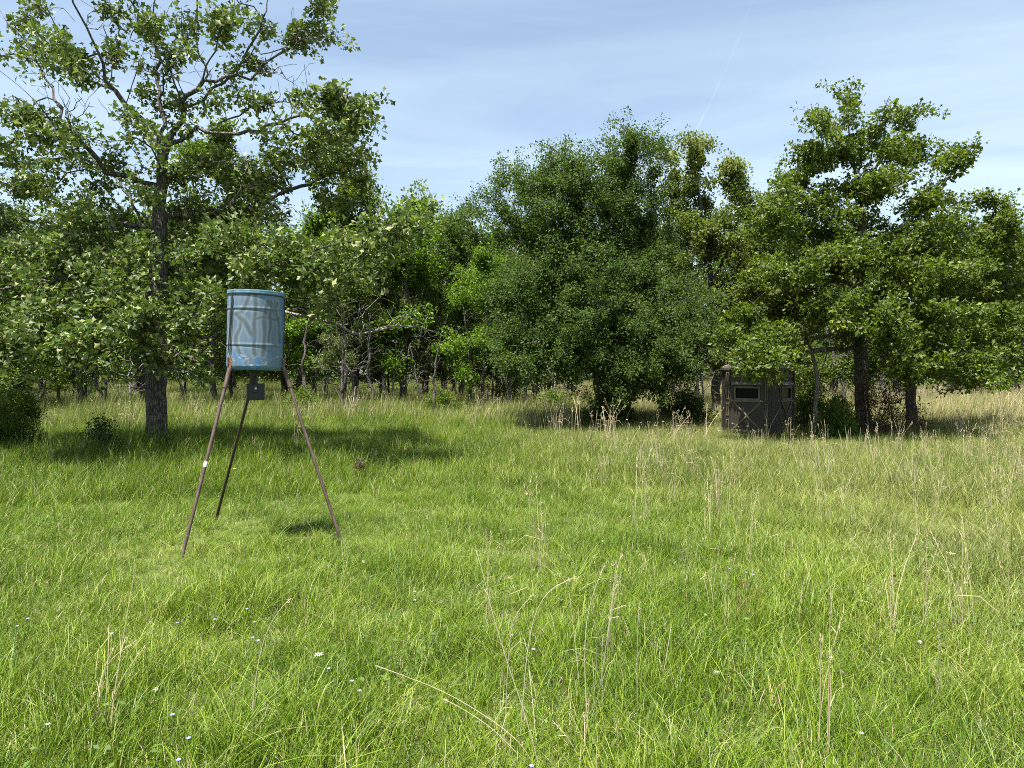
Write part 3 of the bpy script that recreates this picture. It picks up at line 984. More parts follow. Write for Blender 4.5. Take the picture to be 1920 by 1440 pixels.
def right_oaks():
    D = 19.0
    r = np.random.default_rng(21)
    root = P(1617, 830, D); root[2] = 0.0
    T = Tree(21, root)
    Q = lambda pts, dz=0.0: [P(p[0], p[1], D + dz * (i / max(1, len(pts) - 1))) for i, p in enumerate(pts)]
    T.guide_line([root] + Q([(1616, 760), (1616, 690), (1612, 600), (1614, 520), (1619, 450), (1612, 370), (1600, 300), (1592, 250), (1590, 198)]), 0, wig=0.02)
    T.guide_line(Q([(1613, 560), (1660, 550), (1720, 520), (1780, 500), (1840, 450), (1890, 395)], 1.6), 1)
    T.guide_line(Q([(1618, 470), (1680, 435), (1740, 380), (1790, 320), (1820, 285)], -1.2), 2)
    T.guide_line(Q([(1612, 380), (1650, 300), (1690, 250), (1730, 210)], 1.0), 3)
    T.guide_line(Q([(1612, 370), (1640, 270), (1655, 220), (1668, 180)], -0.8), 3)
    T.guide_line(Q([(1613, 530), (1570, 528), (1520, 540), (1460, 530)], -1.4), 4)
    T.guide_line(Q([(1617, 430), (1560, 390), (1500, 340), (1470, 320)], 1.2), 5)
    T.guide_line(Q([(1605, 320), (1570, 260), (1530, 215)], -1.0), 6)
    T.guide_line(Q([(1615, 640), (1635, 655), (1670, 655), (1725, 661), (1775, 672), (1850, 690)], -2.0), 7)
    T.guide_line(Q([(1614, 650), (1560, 655), (1490, 665), (1420, 680)], -2.3), 8)
    T.guide_line(Q([(1614, 600), (1660, 600), (1720, 580), (1790, 590)], -2.2), 9)
    T.guide_line(Q([(1613, 590), (1560, 580), (1500, 590)], 2.0), 10)
    blobs = [(1590, 205, 38, 30, 0), (1535, 225, 36, 22, -1.0), (1640, 210, 32, 24, -0.5), (1570, 245, 65, 36, -0.3), (1722, 210, 46, 22, 0.9), (1690, 262, 60, 26, 0.6),
             (1822, 282, 30, 20, -1.1), (1765, 305, 46, 30, -0.9), (1640, 295, 85, 45, 0.2), (1508, 285, 40, 24, 0.9), (1480, 335, 48, 32, 1.0), (1560, 335, 85, 45, 0.4),
             (1700, 355, 95, 42, -0.5), (1840, 372, 55, 32, 1.4), (1890, 400, 35, 32, 1.5), (1455, 405, 45, 36, 1.0), (1540, 415, 85, 45, -0.8), (1650, 425, 95, 42, 0.6),
             (1770, 425, 85, 36, 0.9), (1870, 445, 60, 36, 1.5), (1500, 490, 85, 40, -1.2), (1600, 505, 105, 45, -0.8), (1720, 512, 95, 42, -1.4), (1830, 505, 80, 42, 1.0),
             (1470, 560, 85, 38, 0.5), (1580, 580, 95, 38, -1.6), (1700, 590, 95, 38, -1.8), (1820, 590, 80, 42, -0.6), (1455, 615, 45, 26, -1.8), (1415, 640, 55, 25, -1.8),
             (1640, 610, 70, 20, -2.0), (1690, 648, 110, 32, -1.9), (1800, 660, 85, 42, -1.8), (1440, 672, 70, 20, -2.2), (1385, 685, 40, 12, -2.3), (1690, 695, 70, 24, -1.9),
             (1780, 705, 50, 24, -1.9), (1580, 640, 50, 18, 0.6), (1410, 705, 16, 12, -2.3), (1860, 700, 40, 18, -2.0),
             (1420, 600, 60, 40, -0.4), (1400, 555, 60, 36, 0.2), (1450, 640, 40, 18, -0.2), (1390, 640, 50, 22, -0.9), (1440, 655, 60, 18, -0.9), (1480, 430, 60, 40, 0.4), (1590, 440, 60, 50, 1.0),
             (1720, 440, 70, 40, -0.9), (1460, 500, 60, 40, 0.8), (1640, 360, 60, 40, -1.0), (1530, 455, 70, 36, 0.6), (1490, 385, 50, 34, -0.4), (1720, 470, 70, 30, 0.4), (1580, 480, 60, 30, -1.4), (1660, 470, 60, 30, -1.4), (1800, 470, 50, 36, -0.4), (1730, 300, 40, 26, 0.4)]
    att = np.concatenate([blob_points(r, [b for b in blobs if b[1] >= 470], D, 1.7, 0.0050),
                          blob_points(r, [b for b in blobs if b[1] < 470], D, 1.7, 0.0044, 4.5, 0.19)])
    T.grow(att, 1.9, 0.26, 0.2, 0.05, 0.2)
    tips = list(T.tips)
    T.grow(blob_points(r, [(1690, 240, 40, 40), (1740, 330, 60, 40), (1500, 370, 60, 40), (1660, 590, 60, 40), (1440, 560, 50, 50), (1460, 660, 60, 30), (1780, 660, 60, 20)],
                       D, 1.6, 0.003), 1.9, 0.22, 0.2, 0.05, 0.1)
    T.tips = tips
    T.finish(0.17, 0.006, 1.4, 0.3)
    e = empty('oak_tree', root)
    tag(e, 'airy green oak with straight dark trunk just right of the hunting blind', 'tree')
    T.wood('trunk', B_DARK, e, {0: 'trunk'}, thick_sides=12)
    yellow = P(1665, 180, D)
    T.leaves(15, 0.108, 0.105, LEAF_OAK, M_ROAK, e, back=3, flat=0.7, nrm_k=0.9, tint_m=0.42, tint_s=0.2)
    # second trunk to its right
    D2 = 21.0
    r = np.random.default_rng(22)
    root = P(1712, 810, D2); root[2] = 0
    T = Tree(22, root)
    Q = lambda pts, dz=0.0: [P(p[0], p[1], D2 + dz * (i / max(1, len(pts) - 1))) for i, p in enumerate(pts)]
    T.guide_line([root] + Q([(1710, 770), (1707, 720), (1707, 670), (1725, 600), (1745, 540), (1770, 480), (1790, 430)], 0.6), 0, wig=0.02)
    T.guide_line(Q([(1710, 680), (1760, 640), (1830, 600), (1890, 580)], -0.8), 1)
    T.guide_line(Q([(1735, 570), (1690, 520), (1660, 480)], 1.2), 2)
    T.guide_line(Q([(1708, 700), (1680, 690), (1640, 700)], -1.2), 3)
    blobs = [(1760, 560, 80, 50), (1850, 560, 80, 50), (1890, 640, 60, 50), (1800, 450, 80, 50), (1900, 480, 60, 50), (1820, 640, 80, 36, -0.8), (1720, 640, 70, 30, -1.0),
             (1780, 690, 60, 22, -1.0), (1690, 520, 60, 40, 1.0), (1640, 700, 40, 20, -1.2), (1960, 560, 60, 70), (1700, 700, 50, 20, -1), (1590, 690, 34, 26, 1.6)]
    T.grow(blob_points(r, blobs, D2, 1.9, 0.0058), 1.9, 0.28, 0.2, 0.05, 0.2)
    T.finish(0.14, 0.006, 1.35, 0.3)
    e = empty('oak_tree', root)
    tag(e, 'leaning oak with grey trunk standing at the edge of the sunlit field on the right', 'tree')
    T.wood('trunk', B_OAK, e, {0: 'trunk'}, thick_sides=10)
    T.leaves(15, 0.108, 0.105, LEAF_OAK, M_ROAK, e, back=3, flat=0.7, nrm_k=0.9, tint_m=0.36, tint_s=0.2)


def center_elm():
    D = 23.0
    r = np.random.default_rng(31)
    root = P(1128, 806, D); root[2] = 0
    T = Tree(31, root)
    Q = lambda pts, dz=0.0: [P(p[0], p[1], D + dz * (i / max(1, len(pts) - 1))) for i, p in enumerate(pts)]
    T.guide_line([root] + Q([(1128, 740), (1122, 680), (1118, 620), (1120, 540), (1130, 450), (1150, 380), (1180, 310), (1188, 262)]), 0, wig=0.03)
    T.guide_line(Q([(1120, 640), (1080, 560), (1040, 460), (1010, 380), (1030, 300)], 1.2), 1)
    T.guide_line(Q([(1121, 560), (1100, 460), (1080, 360), (1060, 290)], -1.2), 2)
    T.guide_line(Q([(1120, 620), (1180, 540), (1220, 440), (1220, 340), (1215, 260)], 1.0), 3)
    T.guide_line(Q([(1118, 660), (1050, 600), (1000, 570), (950, 555), (925, 570)], -2.0), 4)
    T.guide_line(Q([(1090, 580), (1005, 480), (955, 410), (920, 355)], 0.8), 5)
    T.guide_line(Q([(1122, 670), (1200, 640), (1270, 650), (1310, 690)], -2.2), 6)
    T.guide_line(Q([(1124, 690), (1060, 660), (990, 680), (950, 700)], -2.8), 7)
    T.guide_line(Q([(1120, 650), (1130, 600), (1150, 560)], -3.2), 8)
    T.guide_line(Q([(1040, 460), (990, 360), (950, 310)], 0.8), 9)
    blobs = [(1190, 232, 36, 30, 0), (1218, 262, 16, 30, 0.6), (1140, 278, 42, 30, -0.4), (1040, 280, 42, 32, 0.6), (1085, 290, 55, 36, -0.8), (955, 312, 30, 10, 0.6),
             (1000, 335, 50, 34, 0.6), (915, 356, 20, 9, 0.5), (1180, 325, 55, 45, 0.6), (925, 400, 26, 18, 0.4), (1060, 400, 120, 75, -0.8), (1180, 420, 62, 75, 0.4),
             (980, 430, 52, 46, 0.6), (1060, 520, 140, 65, -1.8), (1200, 540, 90, 70, -0.6), (982, 545, 56, 48, -1.2), (1050, 610, 130, 52, -2.4), (1190, 620, 110, 52, -2.0),
             (975, 635, 50, 36, -2.0), (1000, 680, 80, 30, -2.6), (1225, 690, 80, 42, -2.0), (1120, 690, 90, 40, -2.6), (1275, 650, 52, 62, -1.6), (1290, 580, 46, 52, -0.6),
             (1265, 730, 50, 22, -1.8), (1060, 480, 120, 70, 1.6), (1180, 480, 80, 60, 1.8), (985, 600, 66, 56, 1.4), (1180, 720, 60, 24, -2.2), (1100, 340, 70, 40, 1.0)]
    sprays = [(x, y, 7, 17) for x, y in [(1014, 255), (1040, 250), (1062, 258), (1090, 262), (1112, 258), (1150, 245), (1172, 222), (1190, 212), (1228, 215), (938, 305), (965, 300),
              (985, 305), (915, 338), (932, 345), (1222, 290)]]
    blobs = [(b[0], b[1] + 30 * max(0, min(1, (400 - b[1]) / 110)), *b[2:]) for b in blobs]
    sprays = [(b[0], b[1] + 28, *b[2:]) for b in sprays]
    T.grow(blob_points(r, blobs + sprays, D, 2.2, 0.0100, 3.5, 0.40), 1.2, 0.30, 0.2, 0.05, 0.35)
    T.finish(0.21, 0.005, 1.3, 0.3)
    # upright end sprays give the feathery top edge
    e = empty('elm_tree', root)
    tag(e, 'large dense dark green tree with feathery top, left of the blind', 'tree')
    T.wood('trunk', B_DARK, e, {0: 'trunk'}, thick_sides=12)
    T.leaves(27, 0.076, 0.11, LEAF_QUAD, M_ELM, e, back=4, flat=0.9, nrm_k=0.9, tint_m=0.42, tint_s=0.2)
    # two side stems
    for px, dd, top in ((1155, 22.6, (1165, 560)), (1245, 23.5, (1235, 560))):
        b = P(px, 800, dd); b[2] = 0
        S = Tree(int(px), b)
        S.guide_line([b, P(px - 4, 740, dd), P(px + 4, 660, dd), P(*top, dd + .5)], 0, wig=0.03)
        S.grow(blob_points(r, [(px, 700, 50, 40, 0), (px + 10, 620, 40, 50, 0)], dd, 1.2, 0.006), 0.8, 0.25, 0.2, 0.05, 0.1)
        S.finish(0.10, 0.005, 1.3, 0.3)
        q = empty('sapling', b)
        tag(q, 'thin dark stem with small leaves %s' % ('hard against the dense dark tree trunk' if px < 1200 else 'under the right side of the dense dark tree'), 'tree')
        S.wood('trunk', B_DARK, q, {0: 'trunk'})
        S.leaves(30, 0.075, 0.2, LEAF_QUAD, M_ELM, q, back=2, flat=0.8, nrm_k=0.7, tint_m=0.35, tint_s=0.2)


def olive_oak():
    D = 28.0
    r = np.random.default_rng(41)
    root = P(1342, 780, D); root[2] = 0
    T = Tree(41, root)
    Q = lambda pts, dz=0.0: [P(p[0], p[1], D + dz * (i / max(1, len(pts) - 1))) for i, p in enumerate(pts)]
    T.guide_line([root] + Q([(1343, 720), (1342, 650), (1340, 580), (1330, 500), (1320, 430), (1310, 360), (1300, 300)]), 0, wig=0.03)
    T.guide_line(Q([(1335, 540), (1370, 460), (1385, 380), (1380, 320)], 1.0), 1)
    T.guide_line(Q([(1342, 600), (1390, 560), (1430, 500), (1440, 430)], -1.0), 2)
    T.guide_line(Q([(1330, 500), (1285, 440), (1265, 360), (1262, 290)], 1.0), 3)
    T.guide_line(Q([(1342, 620), (1300, 580), (1270, 560)], 1.5), 4)
    blobs = [(1290, 272, 46, 20, 0), (1255, 285, 26, 28, 0.6), (1368, 300, 36, 18, 0.8), (1330, 330, 65, 42, 0), (1280, 370, 52, 55, 0.6), (1375, 390, 60, 52, 0.5),
             (1320, 450, 75, 52, -0.8), (1400, 470, 66, 52, -0.6), (1350, 560, 75, 52, -0.8), (1430, 410, 30, 52, -0.6), (1300, 640, 60, 45, 0.8), (1400, 600, 60, 45, -0.4),
             (1370, 660, 60, 30, -0.8), (1260, 470, 40, 60, 1.0)]
    T.grow(blob_points(r, blobs, D, 2.0, 0.0085), 1.8, 0.32, 0.2, 0.06, 0.25)
    T.finish(0.17, 0.006, 1.3, 0.3)
    e = empty('oak_tree', root)
    tag(e, 'olive green oak with cream tinted top between the dense dark tree and the blind', 'tree')
    T.wood('trunk', B_DARK, e, {0: 'trunk'}, thick_sides=10)
    ztop = P(1330, 330, D)[2]
    T.leaves(22, 0.12, 0.135, LEAF_QUAD, M_OLIVE, e, back=3, flat=0.8, nrm_k=0.9, tint_m=0.40, tint_s=0.2,
             tint_fn=lambda p: 0.35 * np.clip((p[:, 2] - ztop + 0.6) / 1.2, 0, 1))


post_oak()
right_oaks()
center_elm()
olive_oak()

# ------------------------------------------------------------------ the wood behind: variants, then copies that share their meshes
def wood_variant(seed, H, cr, base, mat, bark, lsize, per, lean=0.2, forks=3, shape=LEAF_QUAD, br=0.16, dens=1.0, low=0.8):
    """a tree of the wood at the origin: H high, crown radius cr, foliage from height base up"""
    r = np.random.default_rng(seed)
    T = Tree(seed, (0, 0, 0))
    top = np.array([r.normal(0, lean), r.normal(0, lean), H * 0.93])
    T.guide_line([(0, 0, 0), (r.normal(0, .08), r.normal(0, .08), base * 0.8), top * 0.55 + r.normal(0, .25, 3) * np.array([1, 1, 0]), top], 0, 0.4, 0.05)
    for k in range(forks + 4):
        z = base * 0.8 + (H - base) * (0.05 + 0.65 * k / (forks + 3))
        a = r.uniform(0, 6.28)
        ln = cr * r.uniform(0.55, 0.95) * (1 - 0.4 * (z / H))
        p0 = np.array(T.pos[T.nearest(np.array([0, 0, z]))])
        T.guide_line([p0, p0 + np.array([math.cos(a) * ln * .5, math.sin(a) * ln * .5, ln * .25]),
                      p0 + np.array([math.cos(a) * ln, math.sin(a) * ln, ln * r.uniform(.3, .9)])], k + 1, 0.35, 0.08)
    att = []
    nb = int(34 * dens)
    for k in range(nb):                      # clumps of twig ends fill an uneven crown
        t = r.uniform(0, 1) ** 0.9
        z = base + (H - base) * t
        rad = cr * (math.sin(math.pi * min(1, (0.22 + 0.78 * t)) ** 1.1) ** 0.7 * 0.95 + 0.10)
        a = r.uniform(0, 6.28); q = rad * math.sqrt(r.uniform(0.15, 1))
        c = np.array([math.cos(a) * q, math.sin(a) * q, z])
        for _ in range(r.integers(6, 13)):
            att.append(c + r.normal(0, 1, 3) * np.array([.42, .42, .28]))
    att = np.array(att)
    att = att[att[:, 2] > low]
    T.grow(att, 0.6, 0.45, 0.2, 0.08, 0.25)
    tips = list(T.tips)
    # dead twigs under the crown
    a = r.uniform(0, 6.28, 26); q = r.uniform(.3, 1.0, 26) * cr * 0.7
    T.grow(np.stack([np.cos(a) * q, np.sin(a) * q, r.uniform(.9, base + .8, 26)], 1), 0.6, 0.3, 0.2, 0.10, 0.3)
    T.tips = tips
    T.finish(br, 0.008, 1.3, 0.3)
    tr = T.wood('trunk', bark, None)[0]
    cw = T.leaves(per * 0.95, lsize * 1.12, 0.17, shape, mat, None, back=3, flat=0.8, nrm_k=0.9, tint_m=0.42, tint_s=0.22)
    COL.objects.unlink(tr); COL.objects.unlink(cw)
    return tr.data, cw.data, H


VAR = {
    'round': wood_variant(61, 10.0, 3.2, 2.2, M_WOOD, B_DARK, 0.15, 20),
    'round_b': wood_variant(62, 10.0, 2.9, 1.8, M_WOOD, B_DARK, 0.14, 22, forks=4),
    'slim': wood_variant(63, 11.0, 2.1, 2.4, M_WOOD, B_DARK, 0.14, 20, lean=.3, br=.12),
    'bright': wood_variant(64, 9.0, 2.6, 1.8, M_BRIGHT, B_DARK, 0.13, 23, br=.11),
    'pale': wood_variant(65, 10.5, 2.9, 2.2, M_WOODP, B_GREY, 0.15, 17),
    'dark': wood_variant(66, 9.5, 3.0, 1.7, M_ELM, B_DARK, 0.12, 27),
    'feather': wood_variant(67, 10.0, 2.4, 1.5, M_ELM, B_DARK, 0.12, 24, lean=.3),
    'low': wood_variant(68, 5.0, 2.3, 1.3, M_WOOD, B_DARK, 0.13, 20, br=.09, low=.5),
}


def place_tree(kind, px, D, top_py, label, group='trees of the wood behind the clearing', name=None, seed=0, wide=1.0):
    tr, cw, H = VAR[kind]
    top = P(px, top_py, D)
    loc = np.array([top[0], D, 0.0])
    s = top[2] / H
    r = np.random.default_rng(int(px * 7 + D * 13 + seed + 5000))
    e = empty(name or 'woodland_tree', loc, r.uniform(0, 6.28))
    e.scale = (s * wide, s * wide, s)
    link('trunk', tr, e)
    link('crown', cw, e)
    tag(e, label, 'tree', group)
    return e


ROW1 = [  # kind, px, depth, top py, label
    ('round', -120, 30, 330, 'broad dark oak at the left end of the tree line, mostly out of the picture'),
    ('dark', 30, 31, 395, 'dark leafy tree behind the round cedar bush at the left edge'),
    ('pale', 150, 32, 385, 'pale leaved tree with a thick double trunk seen through the lower left oak branches'),
    ('round_b', 265, 34, 400, 'dense green tree straight behind the thick trunk of the spreading oak'),
    ('slim', 395, 33, 240, 'slim tree showing through the spreading oak just left of the barrel lid'),
    ('round', 480, 37, 385, 'rounded green tree rising straight behind the blue barrel'),
    ('bright', 590, 34, 400, 'fresh green tree right of the barrel behind the bleached dead limb'),
    ('slim', 668, 33, 330, 'tall slim leafy tree that rises right below the end of the oak limb'),
    ('bright', 755, 33, 395, 'bright yellow-green tree with slender dark trunk right of the dead limb'),
    ('round_b', 800, 40, 362, 'dark green tree top showing above the bright yellow-green tree'),
    ('feather', 865, 36, 372, 'feathery topped tree touching the left side of the large dense dark tree'),
    ('bright', 905, 31, 470, 'low bright tree tucked under the left side of the large dense dark tree'),
    ('dark', 1000, 38, 400, 'shaded tree behind the left half of the large dense dark tree'),
    ('round', 1150, 40, 380, 'shaded tree behind the middle of the large dense dark tree'),
    ('pale', 1262, 37, 420, 'pale tree filling the gap between the dense dark tree and the olive oak'),
    ('round', 1430, 36, 395, 'green tree behind the blind between the olive oak and the airy oak'),
    ('slim', 1495, 39, 400, 'slim tree behind the blind, left of the straight trunk of the airy oak'),
    ('dark', 1570, 34, 470, 'dark tree close behind the straight trunk of the airy oak'),
    ('round_b', 1680, 38, 440, 'dense tree seen between the two trunks right of the blind'),
    ('pale', 1790, 42, 470, 'pale grey-green tree behind the leaning oak at the field edge'),
    ('round', 1885, 44, 455, 'grey-green tree at the right edge beyond the sunlit field'),
    ('slim', 1960, 40, 420, 'slim tree at the right end of the tree line, cut by the picture edge'),
    ('round_b', 2080, 42, 400, 'broad tree past the right end of the tree line'),
    ('dark', 528, 39, 425, 'shaded tree behind the right edge of the barrel, under the oak limb'),
    ('round_b', 640, 42, 400, 'rounded tree showing between the fresh green tree and the tall slim tree'),
    ('low', 935, 34, 640, 'low spreading thicket tree left of the large dense dark trunk'),
    ('low', 1500, 28, 650, 'low dark tree right behind the hunting blind'),
    ('low', 40, 28, 625, 'low dark tree behind the round cedar bush, under the oak skirt'),
    ('low', 1830, 42, 630, 'low thicket at the far edge of the sunlit field'),
]
for i, t in enumerate(ROW1):
    place_tree(*t, seed=i)
rr = np.random.default_rng(77)
kinds = ['round', 'round_b', 'pale', 'slim', 'dark', 'bright']
for i in range(30):
    px = -160 + i * 78 + rr.uniform(-25, 25)
    D = rr.uniform(50, 62)
    place_tree(kinds[rr.integers(0, 6)], px, D, 430 + rr.uniform(-25, 40), 'tree deep in the wood showing only through gaps of the front row',
               'trees deep in the wood', seed=100 + i)

# the wood closing off the view far behind, one mass of leaves
def far_wood():
    r = np.random.default_rng(99)
    k = 170000
    a = r.uniform(-0.95, 0.95, k)
    d = r.uniform(92, 112, k)
    top = 12.0 + 2.5 * np.sin(a * 23) + 1.6 * np.sin(a * 57 + 1) + 1.2 * np.sin(a * 131 + 2)
    z = 0.2 + top * r.uniform(0, 1, k) ** 0.85
    pos = np.stack([d * np.sin(a), d * np.cos(a), z], 1)
    me = leaf_mesh('far_wood', pos, r.normal(0, 1, (k, 3)), np.array([0, 0, 1.0]) + r.normal(0, .7, (k, 3)), r.uniform(.35, .8, k), np.clip(r.normal(.35, .2, k), 0, 1), LEAF_QUAD, M_WOOD)
    tag(link('far_wood', me), 'far-off wood closing the view low behind all the trunks', 'wood', kind='stuff')


far_wood()

# bare trunks and twigs of the understorey
def bare_variant(seed, H, spread, n, br):
    r = np.random.default_rng(seed)
    T = Tree(seed, (0, 0, 0))
    T.guide_line([(0, 0, 0), (r.normal(0, .1), r.normal(0, .1), H * .4), (r.normal(0, .3), r.normal(0, .3), H)], 0, 0.25, 0.05)
    a = r.uniform(0, 6.28, n); q = np.sqrt(r.uniform(.1, 1, n)) * spread
    T.grow(np.stack([np.cos(a) * q, np.sin(a) * q, r.uniform(H * .35, H * 1.05, n)], 1), 0.3, 0.2, 0.15, 0.08, 0.2)
    T.finish(br, 0.006, 1.3, 0.2)
    o = T.wood('trunk', B_GREY if seed == 81 else B_DARK, None)[0]
    COL.objects.unlink(o)
    return o.data


BARE = [bare_variant(81, 3.0, 1.3, 60, .05), bare_variant(82, 4.2, 1.0, 40, .07), bare_variant(83, 2.4, 1.5, 70, .04), bare_variant(84, 3.6, 1.2, 50, .06)]
TRUNKS = [(78, 33), (135, 31), (158, 32), (196, 34), (345, 36), (430, 34), (608, 35), (640, 31.5), (668, 32), (712, 33), (728, 36), (762, 34), (800, 36), (848, 35), (925, 34), (958, 33), (1005, 36), (1065, 35),
          (1270, 35), (1310, 33), (1475, 35), (1560, 33), (1790, 52), (1850, 54), (1905, 52)]
for i, (px, D) in enumerate(TRUNKS):
    e = place_tree(('slim', 'round', 'slim', 'pale')[i % 4], px, D, 470 + 40 * math.sin(i * 2.3),
               '', 'slender trunks along the wood edge', seed=300 + i, wide=.62)
    near_ = sorted([(18, 'the cedar bush'), (188, 'the dark sparse shrub'), (294, 'the thick oak trunk'), (479, 'the barrel'), (658, 'the big tan stem clump'), (742, 'the dead limb fork'), (850, 'the dead limb end'),
                    (975, 'the pale leaning stem clump'), (1128, 'the large dense dark tree trunk'), (1342, 'the olive oak trunk'), (1425, 'the blind'), (1529, 'the bent sapling'), (1617, 'the straight oak trunk'), (1712, 'the leaning oak trunk')],
                   key=lambda q: abs(q[0] - px))[0]
    e['label'] = ('slender', 'dark', 'narrow', 'thin', 'slight')[i % 5] + ' tree of the wood edge seen ' + ('just left of ' if px < near_[0] else 'just right of ') + near_[1]
BARES = [(75, 30), (110, 29), (190, 31), (240, 30), (345, 31), (575, 32), (610, 31), (640, 29), (665, 28.5), (700, 31), (735, 32), (790, 31), (815, 28), (850, 33), (880, 31),
         (955, 30), (990, 31), (1040, 30), (1065, 32), (1270, 27), (1310, 26), (1510, 28), (1585, 27), (1660, 26), (1690, 29), (1760, 45), (1820, 44), (1880, 46), (1910, 45)]
SPOTS = [(18, 'the cedar bush'), (188, 'the dark sparse shrub'), (294, 'the thick oak trunk'), (479, 'the blue barrel'), (658, 'the big tan stem clump'), (742, 'the dead limb fork'),
         (850, 'the dead limb end'), (975, 'the pale leaning stem clump'), (1128, 'the large dense dark trunk'), (1245, 'the dense tree side stem'), (1342, 'the olive oak trunk'), (1425, 'the blind'),
         (1529, 'the bent sapling'), (1617, 'the straight oak trunk'), (1712, 'the leaning oak trunk'), (1880, 'the sunlit field strip')]
for i, (px, D) in enumerate(BARES):
    b = P(px, 740, D)
    o = link('bare_sapling', BARE[(1, 3, 1, 0, 3, 1, 2)[i % 7]], None, (b[0], D, 0))
    o.rotation_euler = (0, 0, i * 1.7)
    s = rr.uniform(.8, 1.2)
    o.scale = (s, s, s)
    near = min(SPOTS, key=lambda q: abs(q[0] - px))
    side = 'left of' if px < near[0] - 12 else 'right of' if px > near[0] + 12 else 'behind'
    tag(o, ['thin', 'tall', 'spreading', 'low', 'upright'][i % 5] + ' leafless sapling under the trees, %s %s' % (side, near[1]), 'sapling', 'leafless saplings under the wood')


def bent_sapling():
    D = 19.3
    b = P(1529, 812, D); b[2] = 0
    Q = lambda pts: [P(x, y, D) for x, y in pts]
    T = Tree(91, b)
    T.guide_line([b] + Q([(1531, 790), (1529, 765), (1532, 730), (1533, 712), (1527, 680), (1520, 655), (1516, 642), (1522, 636), (1540, 633), (1556, 628)]), 0, 0.12, 0.008)
    T.guide_line(Q([(1534, 705), (1542, 690), (1548, 672), (1551, 660)]), 1, 0.1, 0.008)
    T.guide_line(Q([(1517, 650), (1500, 665), (1485, 673), (1468, 682)]), 2, 0.1, 0.01)
    T.finish(0.062, 0.018, 1.3, 0.2)
    T.R = np.where((np.array(T.limb) == 0), np.maximum(T.R, np.interp(T.P[:, 2], [0, 1.5, 2.6], [.062, .055, .04])), np.minimum(T.R, .022))
    e = empty('bent_sapling', b)
    tag(e, 'pale leafless sapling with sharply bent top between the blind and the straight oak trunk', 'sapling')
    T.wood('trunk', B_GREY, e, {0: 'trunk', 1: 'twig', 2: 'twig'})


bent_sapling()


# ------------------------------------------------------------------ shrubs
def bush(name, label, loc, rx, h, nt, per, lsize, shape, mat, bark, seed, upright=0.6, cat='bush', spread=0.07, conic=0.4):
    r = np.random.default_rng(seed)
    T = Tree(seed, (0, 0, 0))
    T.guide_line([(0, 0, 0), (0.02, 0, h * .3), (r.normal(0, .05), r.normal(0, .05), h * .85)], 0, 0.1, 0.02)
    att = []
    while len(att) < nt:
        u = r.uniform(-1, 1, 3)
        z = (u[2] + 1) / 2
        lim = (1 - conic * z) * math.sqrt(max(0.02, 1 - max(0, (z - .55) / .45) ** 2)) * (0.82 + 0.25 * math.sin(3 * math.atan2(u[1], u[0]) + z * 7))
        if u[0] ** 2 + u[1] ** 2 < lim * lim:
            att.append([u[0] * rx, u[1] * rx, .06 + z * h])
    T.grow(np.array(att), 0.0, 0.12, 0.15, 0.02, 0.3)
    T.finish(max(.012, h * .018), 0.003, 1.2, 0.1)
    e = empty(name, loc, r.uniform(0, 6))
    tag(e, label, cat)
    T.wood('trunk', bark, e, {0: 'stem'})
    o = T.leaves(per, lsize, spread, shape, mat, e, name='foliage', back=2, flat=1.0, nrm_k=1.0, tint_m=.45, tint_s=.22, droop=-upright)
    return e


gl = lambda px, D: np.array([P(px, 700, D)[0], D, 0.0])
bush('cedar_bush', 'rounded olive green cedar bush at the left edge of the clearing', gl(18, 14.6), 0.75, 1.28, 330, 34, 0.075, LEAF_SLIM, M_CEDAR, B_DARK, 301, 0.8)
bush('shrub', 'small dark sparse shrub in the grass left of the thick oak trunk', gl(188, 14.0), 0.46, 0.80, 90, 13, 0.045, LEAF_QUAD, M_SHRUB, B_DARK, 302, 0.5)
bush('young_cedar', 'bright green young cedar between the bent sapling and the straight oak trunk', gl(1575, 18.2), 0.62, 1.15, 230, 34, 0.075, LEAF_SLIM, M_YOUNGCEDAR, B_DARK, 303, 0.9, conic=0.75)
bush('dead_brush', 'heap of dry brown brush between the two trunks right of the blind', gl(1672, 18.8), 0.95, 1.6, 260, 5, 0.10, LEAF_SLIM, M_DEADLEAF, B_GREY, 304, 0.3, cat='brush', conic=.25)
bush('dead_brush', 'brown dead creeper round the foot of the straight oak trunk', gl(1628, 18.5), 0.42, 1.8, 130, 5, 0.10, LEAF_SLIM, M_DEADLEAF, B_GREY, 305, 0.3, cat='brush', conic=.4)
bush('understorey_bush', 'dark leafy bush at the foot of the large dense dark tree', gl(1150, 22.0), 1.0, 1.3, 190, 20, 0.07, LEAF_QUAD, M_ELM, B_DARK, 306, 0.2)
bush('understorey_bush', 'dark leafy bush between the large dense dark tree and the blind', gl(1285, 22.6), 1.0, 1.2, 190, 20, 0.07, LEAF_QUAD, M_ELM, B_DARK, 307, 0.2)
bush('understorey_bush', 'dark leafy bush behind the bent sapling', gl(1520, 21.6), 0.9, 1.3, 170, 20, 0.07, LEAF_QUAD, M_WOOD, B_DARK, 308, 0.2)
bush('weed_bush', 'leafy weeds at the foot of the thick oak trunk', gl(300, 14.6), 0.42, 0.42, 60, 12, 0.05, LEAF_QUAD, M_WEED, B_DARK, 309, 0.3)
